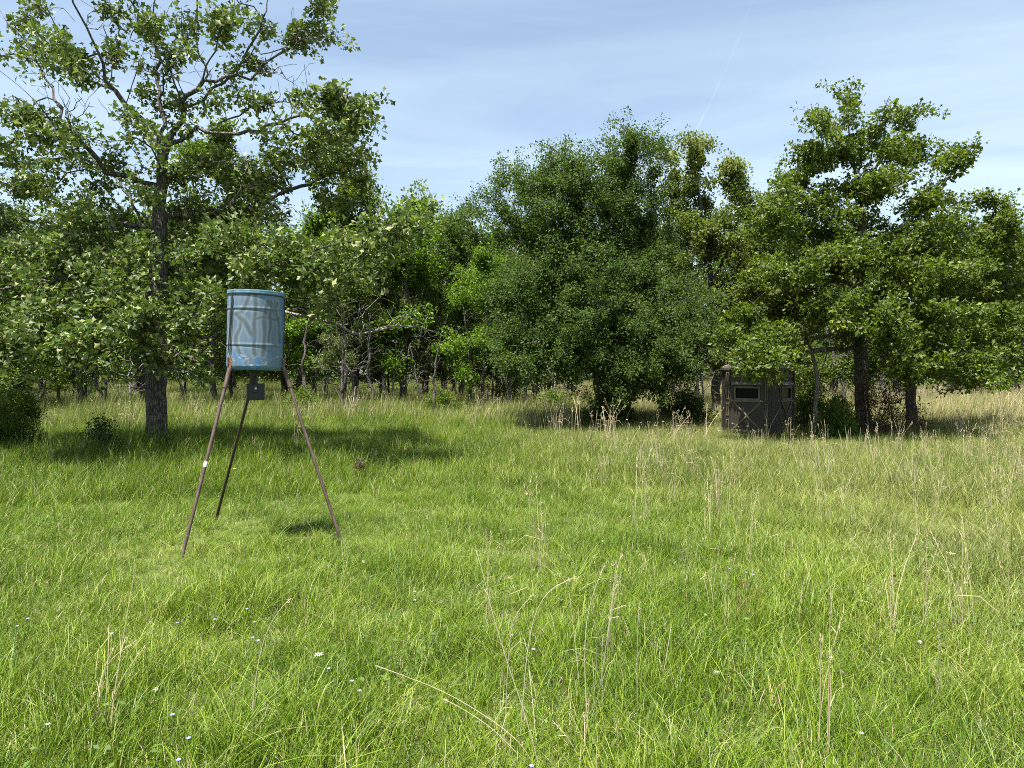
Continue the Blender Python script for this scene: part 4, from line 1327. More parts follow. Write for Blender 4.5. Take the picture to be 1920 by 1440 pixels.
for k, px in ((1, 560), (4, 830), (6, 1040)):
    bush('understorey_bush', ['low bush in the long grass behind the left feeder leg', 'low bush right of the feeder under the tree line',
                              'low bush left of the clump of tan stems under the tree line', 'low bush under the tall slim leafy tree',
                              'low bush below the bright yellow-green tree', 'low bush below the low spreading thicket tree',
                              'low bush left of the trunk of the large dense dark tree'][k],
         gl(px, 28.5 + (k % 3)), 1.1, 0.95, 120, 16, 0.09, LEAF_QUAD, M_WOOD, B_DARK, 320 + k, 0.2, spread=.11)
bush('dead_weed', 'small dried brown weed head standing in short grass right of the feeder', G(676, 890), 0.12, 0.24, 46, 9, 0.035, LEAF_SLIM, M_DEADLEAF, B_GREY, 340, 0.5, cat='weed', spread=.03)


# ------------------------------------------------------------------ deer feeder
def feeder():
    D = 7.2
    cx = P(479, 620, D)[0]
    zb, zt = P(479, 694, D)[2], P(479, 553, D)[2]
    R = 0.267
    turn = math.atan2(-cx, D)          # which way the side that faces the camera points
    e = empty('deer_feeder', (cx, D, 0))
    tag(e, 'blue plastic barrel deer feeder on three rusty pipe legs standing in the meadow', 'deer feeder')
    tilt = Matrix.Translation((0, 0, (zb + zt) / 2)) @ Matrix.Rotation(math.radians(1.4), 4, 'Y') @ Matrix.Translation((0, 0, -(zb + zt) / 2))
    H = zt - zb

    # painted barrel: grey spray over blue plastic, with darker strokes sprayed along wandering lines
    m, n = new_mat('sprayed_barrel')
    at = lambda k: n('ShaderNodeAttribute', attribute_name=k).outputs['Fac']
    co = n('ShaderNodeTexCoord').outputs['Object']
    streak = n.noise(n.mapping(co, (26, 26, 1.6)), 1.0, 4, 0.6)
    blot = n.noise(co, 11.0, 5, 0.65)
    grey = n.ramp(streak, [(0.3, (0.072, 0.116, 0.168)), (0.7, (0.122, 0.175, 0.232))])
    blue = n.ramp(blot, [(0.3, (0.016, 0.105, 0.28)), (0.7, (0.040, 0.175, 0.38))])
    white = n.maprange(n.noise(n.mapping(co, (14, 14, 40)), 1.0, 5, 0.7), 0.56, 0.66, 0, 0.75)
    col = n.mix(n.math('MULTIPLY', at('halo'), 0.30), grey, (0.30, 0.345, 0.38))
    col = n.mix(n.math('MULTIPLY', at('stroke'), 0.72), col, (0.066, 0.076, 0.070))
    bm_ = n.math('ADD', at('blue'), n.math('MULTIPLY', n.math('SUBTRACT', blot, 0.5), 3.2))
    bmask = n.math('MULTIPLY', n.maprange(bm_, 0.50, 0.72, 0, 0.62), n.maprange(at('blue'), 0.04, 0.15, 0, 1))
    col = n.mix(bmask, col, blue)
    col = n.mix(n.math('MULTIPLY', white, at('scuff')), col, (0.50, 0.53, 0.52))
    p = n('ShaderNodeBsdfPrincipled', {'Base Color': col, 'Roughness': n.maprange(streak, .3, .7, .42, .6), 'Specular IOR Level': 0.35})
    out(n, p.outputs[0])

    prof = [(0.0, 0.012), (0.20, 0.012), (0.245, 0.0), (0.262, 0.008), (R - .003, 0.030)]
    zs = np.linspace(0.035, H - 0.004, 84)
    rib = lambda z, c: 0.0042 * math.exp(-((z - c) / 0.0085) ** 2) - 0.003 * math.exp(-((z - c + .02) / 0.010) ** 2)
    for z in zs:
        prof.append((R + rib(z, H * .33) + rib(z, H * .80) - .004 * max(0, (z / H - .9)) * 10, z))
    na = 220
    prof = np.array(prof)
    ang = np.arange(na) * 2 * math.pi / na
    V = np.stack([prof[:, None, 0] * np.cos(ang), prof[:, None, 0] * np.sin(ang), np.repeat(prof[:, 1:2], na, 1)], 2).reshape(-1, 3)
    # stroke masks in photograph-derived coordinates, on the front half; mirrored on the back
    sx = (480 - 479) + V[:, 0] / R * 252
    sy = 265 + (1 - V[:, 2] / H) * 670
    lines = [([(795, 275), (790, 330), (765, 400), (735, 435), (690, 450)], 13), ([(690, 460), (725, 500), (730, 570), (700, 640), (690, 710), (720, 780), (760, 830)], 12),
             ([(700, 460), (760, 520), (800, 570), (825, 630)], 15), ([(855, 280), (858, 350), (850, 420), (852, 500), (848, 600), (850, 700), (855, 800)], 13),
             ([(965, 330), (945, 400), (935, 480), (930, 580), (942, 660), (935, 740), (920, 800)], 13), ([(870, 490), (930, 470), (985, 485), (1040, 490), (1060, 470)], 9),
             ([(985, 330), (990, 420), (985, 500), (980, 600), (978, 690)], 9), ([(1045, 340), (1035, 400), (1045, 480), (1065, 540), (1075, 620), (1065, 690)], 10),
             ([(650, 300), (640, 500), (645, 800)], 10), ([(1020, 320), (1010, 400), (1022, 460)], 6), ([(760, 350), (800, 350)], 4), ([(775, 365), (805, 372)], 4)]
    px = 858 + sx
    wob = 5 * np.sin(sy * .03 + px * .02)
    px = px + wob
    stroke = np.zeros(len(V)); halo = np.zeros(len(V))
    for ln, w in lines:
        d = np.full(len(V), 1e9)
        for (x0, y0), (x1, y1) in zip(ln, ln[1:]):
            dx, dy = x1 - x0, y1 - y0
            t = np.clip(((px - x0) * dx + (sy - y0) * dy) / (dx * dx + dy * dy), 0, 1)
            d = np.minimum(d, np.hypot(px - x0 - t * dx, sy - y0 - t * dy))
        stroke = np.maximum(stroke, np.exp(-(d / (w * 1.25)) ** 3))
        halo = np.maximum(halo, np.exp(-((d - w * 2.0) / (w * .6)) ** 2))
    bl = np.zeros(len(V))
    for x, y, rx, ry, k in [(835, 660, 24, 34, 1), (885, 855, 40, 32, 1), (760, 815, 40, 34, .8), (1020, 790, 36, 34, .8), (960, 298, 40, 18, .9), (615, 360, 22, 190, .55),
                            (1092, 500, 18, 420, .8), (880, 905, 260, 22, .75), (930, 275, 200, 12, .55), (700, 780, 60, 40, .5)]:
        bl = np.maximum(bl, k * np.exp(-((px - x) / rx) ** 2 - ((sy - y) / ry) ** 2))
    bl = np.maximum(bl, np.clip((sy - 770) / 160, 0, 1) * .45)
    bl = np.where(V[:, 2] < .02, 1.0, bl)
    scuff = np.clip((sy - 760) / 100, 0, 1)
    k = np.arange(na); k2 = (k + 1) % na
    L = np.concatenate([np.stack([i * na + k, i * na + k2, (i + 1) * na + k2, (i + 1) * na + k], 1).ravel() for i in range(len(prof) - 1)])
    ct, st_ = math.cos(turn), math.sin(turn)
    V = np.stack([V[:, 0] * ct - V[:, 1] * st_, V[:, 0] * st_ + V[:, 1] * ct, V[:, 2]], 1)
    me = np_mesh('barrel', V + [0, 0, zb], L, np.full(na * (len(prof) - 1), 4), m, {'stroke': stroke, 'halo': halo, 'blue': bl, 'scuff': scuff}, True)
    me.transform(tilt)
    barrel = link('barrel', me, e)
    # lid
    M_LID = plain('blue_lid', (0.105, 0.205, 0.30), 0.42, 0, 0.35, 14.0)
    M_BLACK = plain('black_rubber', (0.018, 0.018, 0.020), 0.6, 0, 0.2, 40.0)
    lid = Geo().lathe([(R - .001, zt - .012), (R + .004, zt - .010), (R + .0065, zt - .002), (R + .004, zt + .006), (R + .005, zt + .012), (R + .006, zt + .020),
                       (R + .004, zt + .027), (R - .03, zt + .031), (R - .06, zt + .026), (R - .10, zt + .030), (0, zt + .038)], 72)
    lm = lid.mesh('lid', M_LID, True, 60); lm.transform(tilt)
    lo = link('lid', lm, barrel)
    ring_ = Geo().lathe([(R - .002, zt - .022), (R + .003, zt - .020), (R + .003, zt - .0135), (R - .002, zt - .0125)], 72)
    rm = ring_.mesh('gasket', M_BLACK, True, 60); rm.transform(tilt)
    link('gasket', rm, barrel)

    # legs
    m2, n2 = new_mat('rusty_pipe')
    co = n2('ShaderNodeTexCoord').outputs['Object']
    ns = n2.noise(n2.mapping(co, (30, 30, 5)), 1.0, 5, 0.65)
    c = n2.ramp(ns, [(0.25, (0.040, 0.025, 0.021)), (0.5, (0.084, 0.053, 0.045)), (0.75, (0.145, 0.103, 0.087))])
    out(n2, n2('ShaderNodeBsdfPrincipled', {'Base Color': c, 'Roughness': 0.62, 'Metallic': 0.25, 'Specular IOR Level': 0.4,
                                            'Normal': n2('ShaderNodeBump', {'Height': ns, 'Strength': .3, 'Distance': .004}).outputs[0]}).outputs[0])
    m3, n3 = new_mat('shade_toned_pipe')  # same rusty pipe, with the back leg's underside shade darkened into its colour
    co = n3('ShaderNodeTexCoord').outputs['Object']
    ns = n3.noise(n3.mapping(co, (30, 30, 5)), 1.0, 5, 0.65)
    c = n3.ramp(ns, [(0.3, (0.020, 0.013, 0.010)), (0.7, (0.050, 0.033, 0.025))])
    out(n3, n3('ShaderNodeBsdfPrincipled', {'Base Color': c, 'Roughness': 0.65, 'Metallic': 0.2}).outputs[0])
    M_TAPE = plain('white_tape', (0.62, 0.62, 0.60), 0.6, 0, 0.05)
    M_RUST = plain('rust_bracket', (0.20, 0.095, 0.055), 0.75, 0.1, 0.4, 45.0, 0.3)
    M_STEEL = plain('steel_hook', (0.42, 0.42, 0.41), 0.4, 0.8, 0.15)

    def loc(px, py, d):
        q = P(px, py, d); return np.array([q[0] - cx, q[1] - D, q[2]])

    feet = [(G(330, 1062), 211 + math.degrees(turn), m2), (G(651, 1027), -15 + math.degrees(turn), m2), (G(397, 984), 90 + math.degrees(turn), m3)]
    for i, (ft, a, mat) in enumerate(feet):
        f = np.array([ft[0] - cx, ft[1] - D, -0.12])
        a = math.radians(a)
        att = np.array([math.cos(a) * (R + .012), math.sin(a) * (R + .012), zb + .005])
        u = (f - att) / np.linalg.norm(f - att)
        leg = Geo().tube([att + u * .10, att + u * .8, f], [.0155, .0155, .0155], 14).obj('leg', mat, e, True,
                                                                                      label='dark shaded pipe leg at the back' if i == 2 else None)
        s0 = att + np.array([0, 0, .0])
        Geo().tube([s0 - u * .012, s0 + u * .03, s0 + u * .19], [.021, .021, .021], 14).obj('socket', m2 if i < 2 else m3, leg, True)
        # upright angle iron against the barrel side with a tab under its rim
        nrm = np.array([math.cos(a), math.sin(a), 0]); tan = np.array([-math.sin(a), math.cos(a), 0])
        xf = Matrix(((nrm[0], tan[0], 0, 0), (nrm[1], tan[1], 0, 0), (0, 0, 1, 0), (0, 0, 0, 1)))
        br = Geo()
        br.box((R + .006, 0, zb + .058), (.005, .044, .125), xf, .0012)
        br.box((R + .016, -.0195, zb + .058), (.0145, .005, .125), xf, .0012)
        br.box((R - .05, 0, zb - .006), (.13, .04, .005), xf, .0012)
        br.obj('bracket', M_RUST, leg)
        hk = Geo().tube([nrm * (R + .016) + np.array([0, 0, zb + .112 + .0]), nrm * (R + .03) + np.array([0, 0, zb + .13]), nrm * (R + .022) + np.array([0, 0, zb + .155]),
                         nrm * (R + .012) + np.array([0, 0, zb + .165])], .0035, 8)
        hk.obj('hook', M_STEEL, leg, True)
        # strap from the hook to the lid
        st = Geo()
        for dt in ((-.010, .011) if i == 0 else (0.0,)):
            t0 = nrm * (R + .012) + tan * dt * 1.6 + np.array([0, 0, zb + .15])
            t1 = nrm * (R + .012) + tan * (dt * .25 + (.040 if i == 0 else 0)) + np.array([0, 0, zt - .05])
            t2 = nrm * (R + .016) + tan * (.042 if i == 0 else 0) + np.array([0, 0, zt + .010])
            t3 = nrm * (R - .02) + tan * (.042 if i == 0 else 0) + np.array([0, 0, zt + .036])
            st.tube([t0, t0 * .5 + t1 * .5 + nrm * .001, t1, t2, t3], [.0048, .0048, .006, .0035, .0035], 8)
        so = st.mesh('strap', M_BLACK, True); so.transform(tilt)
        link('strap', so, barrel)
        if i == 0:
            # band of white tape part way down
            tdepth = None
            best = min(np.linspace(.2, .95, 300), key=lambda q: abs(870 - (720 - F * math.tan(math.atan2((att + (f - att) * q)[2] - 1.7, D + (att + (f - att) * q)[1]) + PITCH))))
            c0 = att + (f - att) * best
            Geo().tube([c0 - u * .026, c0 + u * .026], .0172, 14).obj('tape', M_TAPE, leg, True, label='band of white tape round the front left leg')
    # funnel and control box
    M_BOX = plain('charcoal_box', (0.018, 0.022, 0.026), 0.55, 0.3, 0.2, 25.0)
    M_DK = plain('black_funnel', (0.016, 0.016, 0.017), 0.5, 0, 0.2, 25.0)
    Geo().lathe([(0.0, zb - .004), (.085, zb - .004), (.085, zb - .016), (.05, zb - .024), (.042, zb - .055), (.034, zb - .058), (0, zb - .058)], 28).obj('funnel', M_DK, e, True)
    bx = empty('control_box')
    bx.parent = e
    bt, bb = P(479, 719, D)[2], P(479, 750, D)[2]
    hb = bt - bb
    w = .163
    rz = Matrix.Rotation(turn - math.radians(4), 4, 'Z')
    COL.objects.unlink(bx); bpy.data.objects.remove(bx)
    g = Geo()
    g.box((0, 0, (bt + bb) / 2), (w, .15, hb), rz, .004)
    for x in (-.066, -.026, .030, .066):
        g.box((x, -.0765, (bt + bb) / 2), (.006, .004, hb * .96), rz, .001)
    box = g.obj('control_box', M_BOX, e)
    Geo().box((.002, -.079, bt - hb * .28), (.030, .008, hb * .50), rz, .002).box((.002, -.085, bt - hb * .46), (.026, .006, .02), rz, .002).obj('latch', M_DK, box)
    sg = Geo().lathe([(0, -.004), (.010, -.004), (.012, .002), (0, .006)], 14)
    sm = sg.mesh('screw', M_STEEL, True)
    sm.transform(rz @ Matrix.Translation((.006, -.088, bt - hb * .30)) @ Matrix.Rotation(math.pi / 2, 4, 'X'))
    link('screw', sm, box)
    for x in (-.045, .018):  # hangers
        Geo().tube([(x * .8, -.02, zb - .02), (x, -.03, bt - .001)], .011, 8).obj('hanger', M_DK, box, True)
    Geo().tube([(.0, -.03, zb - .03), (.006, -.05, bt + .02), (.004, -.08, bt - .01)], .006, 8).obj('spout', M_DK, box, True)


feeder()


# ------------------------------------------------------------------ hunting blind
def blind():
    D = 19.7
    c = P(1425, 700, D)
    e = empty('hunting_blind', (c[0] + .02, D + .2, 0), math.radians(-40))
    tag(e, 'dark olive plastic hunting blind with windows and crossed bracing under the trees', 'hunting blind')
    M_SH = plain('olive_shell', (0.026, 0.020, 0.012), 0.55, 0, 0.18, 5.0, 0.08)
    M_RIB = plain('olive_rib', (0.115, 0.094, 0.060), 0.5, 0, 0.15, 8.0)
    M_ROOF = plain('roof_shell', (0.06, 0.054, 0.044), 0.5, 0, 0.3, 6.0)
    M_GLASS, ng = new_mat('smoked_pane')
    out(ng, ng('ShaderNodeBsdfPrincipled', {'Base Color': (.004, .004, .0045, 1), 'Roughness': .35, 'Specular IOR Level': .12}).outputs[0])
    W, ch = 1.22, 0.17                 # flat face width and chamfer
    half = W / 2 + ch
    H = 1.80
    for k in range(4):
        X = Matrix.Rotation(k * math.pi / 2, 4, 'Z') @ Matrix.Translation((0, -half, 0))
        wz0, wz1, ww = 1.03, 1.30, .62
        t = .05
        g = Geo()
        g.box((0, t / 2, (.05 + wz0) / 2), (W - .30, t, wz0 - .05), X)
        g.box((0, t / 2, (wz1 + H) / 2), (W - .30, t, H - wz1), X)
        sw = (W - .30 - ww) / 2
        for s in (-1, 1):
            g.box((s * (ww / 2 + sw / 2), t / 2, (wz0 + wz1) / 2), (sw, t, wz1 - wz0), X)
            # ribbed column beside the panel
            g.box((s * (W / 2 - .075), t / 2 - .012, H / 2 + .025), (.15, t, H - .05), X, .012)
        p = g.obj('wall_panel', M_SH, e)
        fr = Geo()
        fw = .05
        for s in (-1, 1):
            fr.box((s * (ww / 2 + fw / 2), -.008, (wz0 + wz1) / 2), (fw, .03, wz1 - wz0 + 2 * fw), X, .006)
            fr.box((0, -.0085, (wz0 if s < 0 else wz1) + s * fw / 2), (ww - .002, .03, fw), X, .006)
        fr.obj('window_frame', M_RIB, p)
        Geo().box((0, .03, (wz0 + wz1) / 2), (ww + .01, .008, wz1 - wz0 + .01), X).obj('window_pane', M_GLASS, p)
        Geo().add([(-.42, -.004, 1.47), (.42, -.004, 1.47), (.42, -.07, 1.395), (-.42, -.07, 1.395), (-.42, -.004, 1.40), (.42, -.004, 1.40)],
                  [(0, 3, 2, 1), (3, 4, 5, 2), (0, 4, 3), (1, 2, 5), (0, 1, 5, 4)], X).obj('awning', M_RIB, p)
        Geo().box((0, -.011, .955), (W - .32, .03, .05), X, .008).obj('rail', M_RIB, p)
        Geo().box((0, -.011, 1.62), (W - .32, .025, .045), X, .008).obj('rail', M_RIB, p)
        Geo().box((0, -.011, .16), (W - .32, .03, .06), X, .008).obj('rail', M_RIB, p)
        for s in (-1, 1):
            a = math.atan2(.72, .74)
            B = X @ Matrix.Translation((0, -.0105 - .001 * s, .56)) @ Matrix.Rotation(s * a, 4, 'Y')
            L = math.hypot(.72, .74)
            Geo().box((0, 0, 0), (L, .026, .045), B, .008).obj('cross_brace', M_RIB, p)
            # slotted ribs of the column: raised frames
            for z in (.28, .72, 1.16, 1.56):
                col = Geo()
                for q in (-1, 1):
                    col.box((s * (W / 2 - .075) + q * .032, -.022, z), (.018, .018, .34), X, .006)
                    col.box((s * (W / 2 - .075), -.0215, z + q * .16), (.05, .018, .018), X, .006)
                col.obj('column_rib', M_RIB, p)
        if k == 1:
            pl = Geo().box((-.02, -.006, 1.70), (.17, .014, .135), X, .004).obj('plate', plain('emblem_plate', (0.03, 0.028, 0.026), .5), p)
            em = Geo()
            for q in (-1, 1):
                em.box((-.02 + q * .052, -.016, 1.70), (.022, .006, .10), X, .002)
                em.box((-.02, -.0165, 1.70 + q * .042), (.082, .006, .018), X, .002)
            em.obj('emblem', plain('emblem_print', (0.46, 0.24, 0.21), .5), pl)
        # chamfered corner
        g = Geo()
        Xc = Matrix.Rotation(k * math.pi / 2, 4, 'Z')
        a0 = Vector((W / 2, -half, 0)); a1 = Vector((half, -W / 2, 0))
        mid_ = (a0 + a1) / 2
        Y = Xc @ Matrix.Translation(mid_) @ Matrix.Rotation(math.pi / 4, 4, 'Z')
        lw = (a1 - a0).length
        g.box((0, .026, H / 2 + .025), (lw - .004, .05, H - .05), Y, .008)
        for q in (-.06, .06):
            g.box((q, -.004, H / 2 + .02), (.022, .02, H - .08), Y, .006)
        g.obj('corner_panel', M_SH, e)
    def octa(s, z):
        h, w = half * s, W / 2 * s
        return [(w, -h, z), (h, -w, z), (h, w, z), (w, h, z), (-w, h, z), (-h, w, z), (-h, -w, z), (-w, -h, z)]
    g = Geo()
    rings = [octa(1.0, H - .01), octa(1.05, H - .01), octa(1.05, H + .05), octa(.98, H + .07), octa(.55, H + .20), octa(.22, H + .25)]
    vs = [p for r_ in rings for p in r_] + [(0, 0, H + .26)]
    fs = []
    for i in range(len(rings) - 1):
        for k in range(8):
            k2 = (k + 1) % 8
            fs.append((i * 8 + k, i * 8 + k2, (i + 1) * 8 + k2, (i + 1) * 8 + k))
    for k in range(8):
        fs.append((40 + k, 40 + (k + 1) % 8, 48))
    roof = g.add(vs, fs).obj('roof', M_ROOF, e)
    for k in range(8):
        p0, p1 = Vector(rings[3][k]), Vector(rings[4][k])
        Geo().tube([p0 + Vector((0, 0, .004)), p1 + Vector((0, 0, .008)), Vector(rings[5][k]) + Vector((0, 0, .006))], .022, 6).obj('roof_rib', M_RIB, roof)
    Geo().box((0, -half + .02, .04), (W, .12, .07), None, .01).box((0, half - .02, .04), (W, .12, .07), None, .01).obj('skid', M_SH, e)


blind()


# ------------------------------------------------------------------ flowers
M_STEM = plain('flower_stem', (0.08, 0.13, 0.03), .6)
M_WHITE = plain('white_petal', (0.52, 0.52, 0.47), .6, 0, .05)
M_BLUE = plain('blue_petal', (0.20, 0.23, 0.44), .6, 0, .1)
M_ORANGE = plain('orange_petal', (0.75, 0.36, 0.03), .6, 0, .1)


def flower_meshes(kind, h, seed):
    r = np.random.default_rng(seed)
    s = Geo().tube([(0, 0, 0), (r.normal(0, .015), r.normal(0, .015), h * .5), (r.normal(0, .03), r.normal(0, .03), h)], [.0025, .002, .0016], 4)
    tip = s.v[-1]
    g = Geo()
    if kind == 'umbel':
        for _ in range(22):
            a, q = r.uniform(0, 6.28), math.sqrt(r.uniform(0, 1)) * .026
            c = Vector((tip.x + math.cos(a) * q, tip.y + math.sin(a) * q, tip.z + .004 + r.uniform(-.004, .006)))
            g.add([c + Vector((.006 * math.cos(t), .006 * math.sin(t), r.uniform(-.002, .002))) for t in np.arange(5) * 1.2566], [(0, 1, 2, 3, 4)])
    else:
        rad = .011 if kind == 'blue' else .017
        for k in range(6):
            a = k * 1.047 + .2
            u, v = Vector((math.cos(a), math.sin(a), .25)), Vector((-math.sin(a), math.cos(a), 0))
            g.add([tip, tip + u * rad * .6 + v * rad * .35, tip + u * rad, tip + u * rad * .6 - v * rad * .35], [(0, 1, 2, 3)])
    mat = {'umbel': M_WHITE, 'blue': M_BLUE, 'orange': M_ORANGE}[kind]
    return s.mesh('stem', M_STEM), g.mesh('blossom', mat)


FM = {}


def flower(kind, px, py, d, label, group=None, sc=1.0):
    q = P(px, py, d)
    key = (kind, round(max(.12, q[2]), 1))
    if key not in FM:
        FM[key] = flower_meshes(kind, key[1], len(FM) + 7)
    a, b = FM[key]
    e = empty({'umbel': 'white_wildflower', 'blue': 'blue_wildflower', 'orange': 'orange_wildflower'}[kind], (q[0], q[1], 0), px * 1.3)
    e.scale = (sc, sc, max(.12, q[2]) / key[1])
    link('stem', a, e); link('blossom', b, e)
    tag(e, label, 'wildflower', group)


def zoomed(x, y):
    return 1300 + x / 4, 600 + y / 4


ORD = ['leftmost', 'second from left', 'third from left', 'fourth from left', 'fifth from left', 'sixth from left', 'seventh from left', 'eighth from left', 'ninth from left', 'tenth from left',
       'fourth from right', 'third from right', 'second from right', 'rightmost']
for i, (x, y) in enumerate(sorted([(165, 775), (205, 812), (212, 832), (305, 775), (322, 782), (350, 802), (393, 796), (450, 802), (560, 790), (676, 770), (682, 758), (697, 790), (850, 855), (885, 838)])):
    flower('umbel', *zoomed(x, y), 17.6, '%s of the white wildflowers in the long grass before the blind' % ORD[i], 'white wildflowers in front of the blind', 1.25)
for i, (x, y) in enumerate([(1087, 796), (1148, 790), (1178, 787), (1200, 792), (1229, 798), (1246, 791), (1270, 798), (1288, 803)]):
    flower('umbel', x, y, 18.6, '%s of the white wildflowers along the shade edge below the dense dark tree' % (ORD[i] if i < 5 else ORD[6 + i]), 'white wildflowers below the large dense dark tree', 1.25)
flower('umbel', 594, 1270, 4.05, 'largest white wildflower, low in the near grass left of the picture middle', None, .9)
flower('umbel', 1345, 1336, 3.75, 'white wildflower low in the near grass right of the picture middle', None, .6)
flower('umbel', 1716, 1236, 4.2, 'white wildflower among dry stems in the near grass at the right', None, .6)
flower('umbel', 281, 1388, 3.55, 'white wildflower at the foot of the tall tan stems on the left', None, .6)
for x, y in [(44, 1163), (30, 1177), (341, 1165), (413, 1160), (467, 1139), (485, 1167), (495, 1200), (464, 1198), (608, 1251), (658, 1282), (662, 1298), (330, 1344), (338, 1386), (323, 1422),
             (537, 1047), (781, 1107), (779, 1128), (960, 1187), (990, 1216), (1366, 1064), (1404, 1072), (1417, 1080), (1630, 1380), (994, 1428), (88, 1364), (220, 1185)]:
    gy = G(x, y, .2)
    flower('blue', x, y, gy[1], 'tiny pale blue wildflower scattered in the near grass', 'tiny blue wildflowers in the near grass', 1.0)
flower('orange', 436, 880, 10.6, 'single orange wildflower left of the back feeder leg', None, 1.6)
flower('orange', 1737, 842, 14.5, 'orange wildflower at the right below the leaning oak', None, 1.6)
flower('orange', 1743, 830, 15.5, 'orange-yellow bloom just above the orange wildflower at the right', None, 1.6)


# ------------------------------------------------------------------ clumps of dry stems one can point at
M_TAN = plain('tan_stem', (0.39, 0.32, 0.195), .7, 0, .2, 8)
M_PALE = plain('pale_stem', (0.37, 0.33, 0.215), .7, 0, .2, 8)
M_RED = plain('red_stem', (0.26, 0.12, 0.06), .7, 0, .25, 8)


def stem_clump(label, base, lines, mat, w=.0035, name='dry_stem_clump', dz=0.15, seed=0, cat='dry grass'):
    """dry stems through photograph points, rooted near the base pixel; lines: lists of pixel points from root to tip"""
    r = np.random.default_rng(seed + 900)
    b = G(*base)
    w = w * .72
    g = Geo()
    for ln in lines:
        d0 = b[1] + r.uniform(-dz, dz)
        k = len(ln)
        slope = r.uniform(-.12, .12)
        pts = [P(x, y, d0 + slope * i / max(1, k - 1)) - b for i, (x, y) in enumerate(ln)]
        pts[0][2] = min(pts[0][2], 0.02)
        # smooth the line
        q = [np.array(p) for p in pts]
        for _ in range(2):
            z = [q[0]]
            for a_, c_ in zip(q, q[1:]):
                z += [a_ * .75 + c_ * .25, a_ * .25 + c_ * .75]
            q = z + [q[-1]]
        n_ = len(q)
        rad = [w * (1 - .62 * i / (n_ - 1)) for i in range(n_)]
        for i in range(n_ - 5, n_ - 2):
            rad[i] = max(rad[i], w * .62)
        g.tube(q, rad, 5)
        for j in range(9):                              # spikelets along the last part
            c = q[-1] + (q[-4] - q[-1]) * r.uniform(0, 1.2)
            e_ = c + (q[-1] - q[-4]) * .22 + r.normal(0, .007, 3)
            g.tube([c, (c + e_) / 2, e_], [w * .2, w * .42, w * .12], 3, False)
        m_ = q[len(q) // 3]
        e_ = m_ + r.normal(0, 1, 3) * np.array([.09, .05, .03]) + np.array([0, 0, .05])
        g.tube([m_, (m_ + e_) / 2 + np.array([0, 0, .03]), e_], [w * .3, w * .5, w * .1], 3, False)
    o = g.obj(name, mat, None, True, b)
    tag(o, label, cat)


stem_clump('clump of tall tan stems, the highest at the lower left of the near grass', (195, 1400),
           [[(200, 1395), (218, 1280), (235, 1170), (252, 1072)], [(190, 1405), (200, 1300), (204, 1200), (204, 1172)], [(205, 1395), (215, 1290), (228, 1215), (236, 1195)],
            [(195, 1400), (205, 1320), (235, 1260), (277, 1205)], [(160, 1430), (180, 1330), (195, 1250), (215, 1213)], [(175, 1410), (190, 1290), (200, 1240), (260, 1198)]], M_TAN, .0034, seed=1)
stem_clump('single curved pale stem arching right in the near grass below the feeder', (473, 1385),
           [[(473, 1385), (472, 1330), (482, 1250), (500, 1180), (528, 1138), (546, 1122)], [(473, 1360), (476, 1320), (484, 1295)]], M_PALE, .003, seed=2)
stem_clump('long pale stem leaning left from the bottom middle, tallest of the middle stems', (1012, 1425),
           [[(1012, 1425), (985, 1340), (950, 1240), (920, 1140), (905, 1070), (892, 1033)], [(945, 1230), (955, 1180), (975, 1140), (1000, 1115)], [(975, 1290), (990, 1190), (1020, 1110), (1082, 1080)],
            [(1008, 1420), (1000, 1330), (992, 1250)]], M_PALE, .0036, seed=3)
stem_clump('long pale fallen stem slanting down right across the bottom of the near grass', (1005, 1432),
           [[(1005, 1432), (970, 1385), (900, 1335), (830, 1295), (760, 1268), (703, 1247)], [(990, 1425), (930, 1370), (870, 1330), (830, 1310)]], M_PALE, .0027, seed=4)
stem_clump('upright bunch of pale stems in the near grass right of the picture middle', (1115, 1330),
           [[(1125, 1300), (1138, 1200), (1148, 1120), (1156, 1052)], [(1122, 1310), (1140, 1180), (1166, 1072)], [(1090, 1320), (1080, 1220), (1068, 1115)], [(1100, 1310), (1095, 1210), (1105, 1130), (1135, 1055)],
            [(1110, 1320), (1120, 1240), (1115, 1170), (1108, 1120)], [(1195, 1320), (1194, 1220), (1198, 1135)], [(1235, 1310), (1250, 1230), (1259, 1170)], [(1130, 1320), (1128, 1240), (1130, 1190)]], M_PALE, .0030, seed=5, dz=.3)
stem_clump('tan tuft of broken stems at the bottom edge right of the long pale stem', (1090, 1430),
           [[(1095, 1430), (1080, 1370), (1058, 1290), (1050, 1270)], [(1095, 1430), (1100, 1380), (1104, 1310)], [(1090, 1430), (1070, 1390), (1035, 1350)], [(1092, 1430), (1097, 1390), (1095, 1335)]], M_TAN, .0042, seed=6)
stem_clump('reddish brown upright stems in the near grass at the right', (1388, 1190),
           [[(1380, 1190), (1382, 1120), (1379, 1080)], [(1385, 1190), (1388, 1130), (1394, 1075)], [(1392, 1195), (1396, 1140), (1399, 1090)], [(1415, 1190), (1420, 1140), (1426, 1105)]], M_RED, .003, seed=7)
stem_clump('pale stems bent left over the grass at the right, below the reddish brown seed head', (1685, 1210),
           [[(1685, 1210), (1660, 1165), (1635, 1130), (1610, 1125)], [(1680, 1200), (1650, 1140), (1625, 1085)], [(1690, 1190), (1680, 1140), (1668, 1100)], [(1720, 1190), (1735, 1150), (1745, 1120)]], M_PALE, .003, seed=8)
stem_clump('short reddish brown seed head standing in the near grass at the right', (1631, 1120), [[(1631, 1120), (1629, 1100), (1627, 1080)], [(1633, 1118), (1632, 1098), (1632, 1085)]], M_RED, .0045, seed=9)
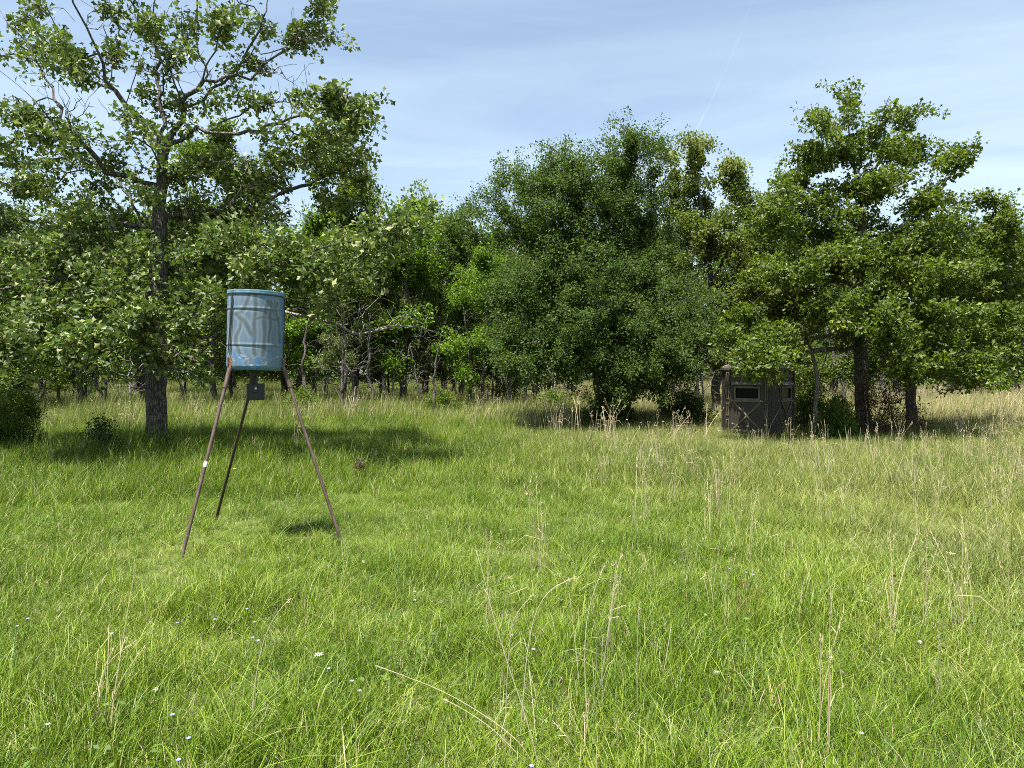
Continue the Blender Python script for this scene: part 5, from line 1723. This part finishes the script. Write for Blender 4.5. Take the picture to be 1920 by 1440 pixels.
stem_clump('short dark red stems at the very bottom right of the near grass', (1460, 1330), [[(1458, 1330), (1464, 1300), (1470, 1275)], [(1455, 1328), (1460, 1305), (1464, 1285)]], M_RED, .003, seed=10)
stem_clump('pale bunch of stems leaning left in the dry grass at the right', (1866, 1030),
           [[(1866, 1030), (1855, 970), (1840, 930)], [(1868, 1030), (1862, 980), (1856, 940)], [(1860, 1030), (1850, 985), (1848, 950)], [(1870, 1030), (1872, 960), (1890, 900)]], M_PALE, .0034, seed=11)


def stem_fan(label, px, py, D, n, h, spread, mat, seed, w=.006):
    r = np.random.default_rng(seed)
    b = np.array([P(px, py, D)[0], D, 0.0])
    g = Geo()
    for _ in range(n):
        x, y = r.normal(0, spread * .5, 2)
        hh = h * r.uniform(.6, 1.1)
        lx, ly = r.normal(0, .16, 2) * hh
        g.tube([(x, y, 0), (x + lx * .3, y + ly * .3, hh * .5), (x + lx, y + ly, hh)], [w, w * .8, w * .35], 4)
    tag(g.obj('dry_stem_clump', mat, None, False, b), label, 'dry grass')


stem_fan('tan clump of tall stems with pinkish heads left of the large dense dark trunk', 1030, 800, 20.0, 26, .95, .42, M_TAN, 1, .006)
stem_fan('pale clump of stems leaning left, just left of the pinkish headed clump', 975, 790, 21.0, 14, .85, .36, M_PALE, 2, .006)
stem_fan('tan clump of tall stems under the tree line right of the feeder', 658, 765, 27.0, 26, 1.15, .5, M_TAN, 3, .009)
stem_fan('small tan clump of stems under the tree line, below the tall slim leafy tree', 722, 765, 27.5, 14, 1.0, .4, M_TAN, 4, .009)
stem_fan('tan clump of stems standing right of the thick oak trunk', 365, 745, 27.0, 12, 1.0, .4, M_TAN, 5, .009)
stem_fan('pale tuft of stems in the open meadow below the olive oak', 1222, 900, 12.0, 16, .62, .30, M_PALE, 6, .004)
stem_fan('pale tuft of stems in the meadow below the bent sapling', 1535, 905, 11.5, 18, .60, .34, M_PALE, 7, .004)
stem_fan('pale dense tuft of stems in the dry meadow below the leaning oak', 1700, 930, 10.5, 24, .62, .40, M_PALE, 8, .004)
stem_fan('pink-grey grass stem standing in front of the blind', 1440, 812, 17.8, 5, .75, .12, M_TAN, 9, .006)
stem_fan('scattered pale stems in the meadow in front of the straight oak trunk', 1630, 850, 15.5, 14, .55, .6, M_PALE, 10, .005)
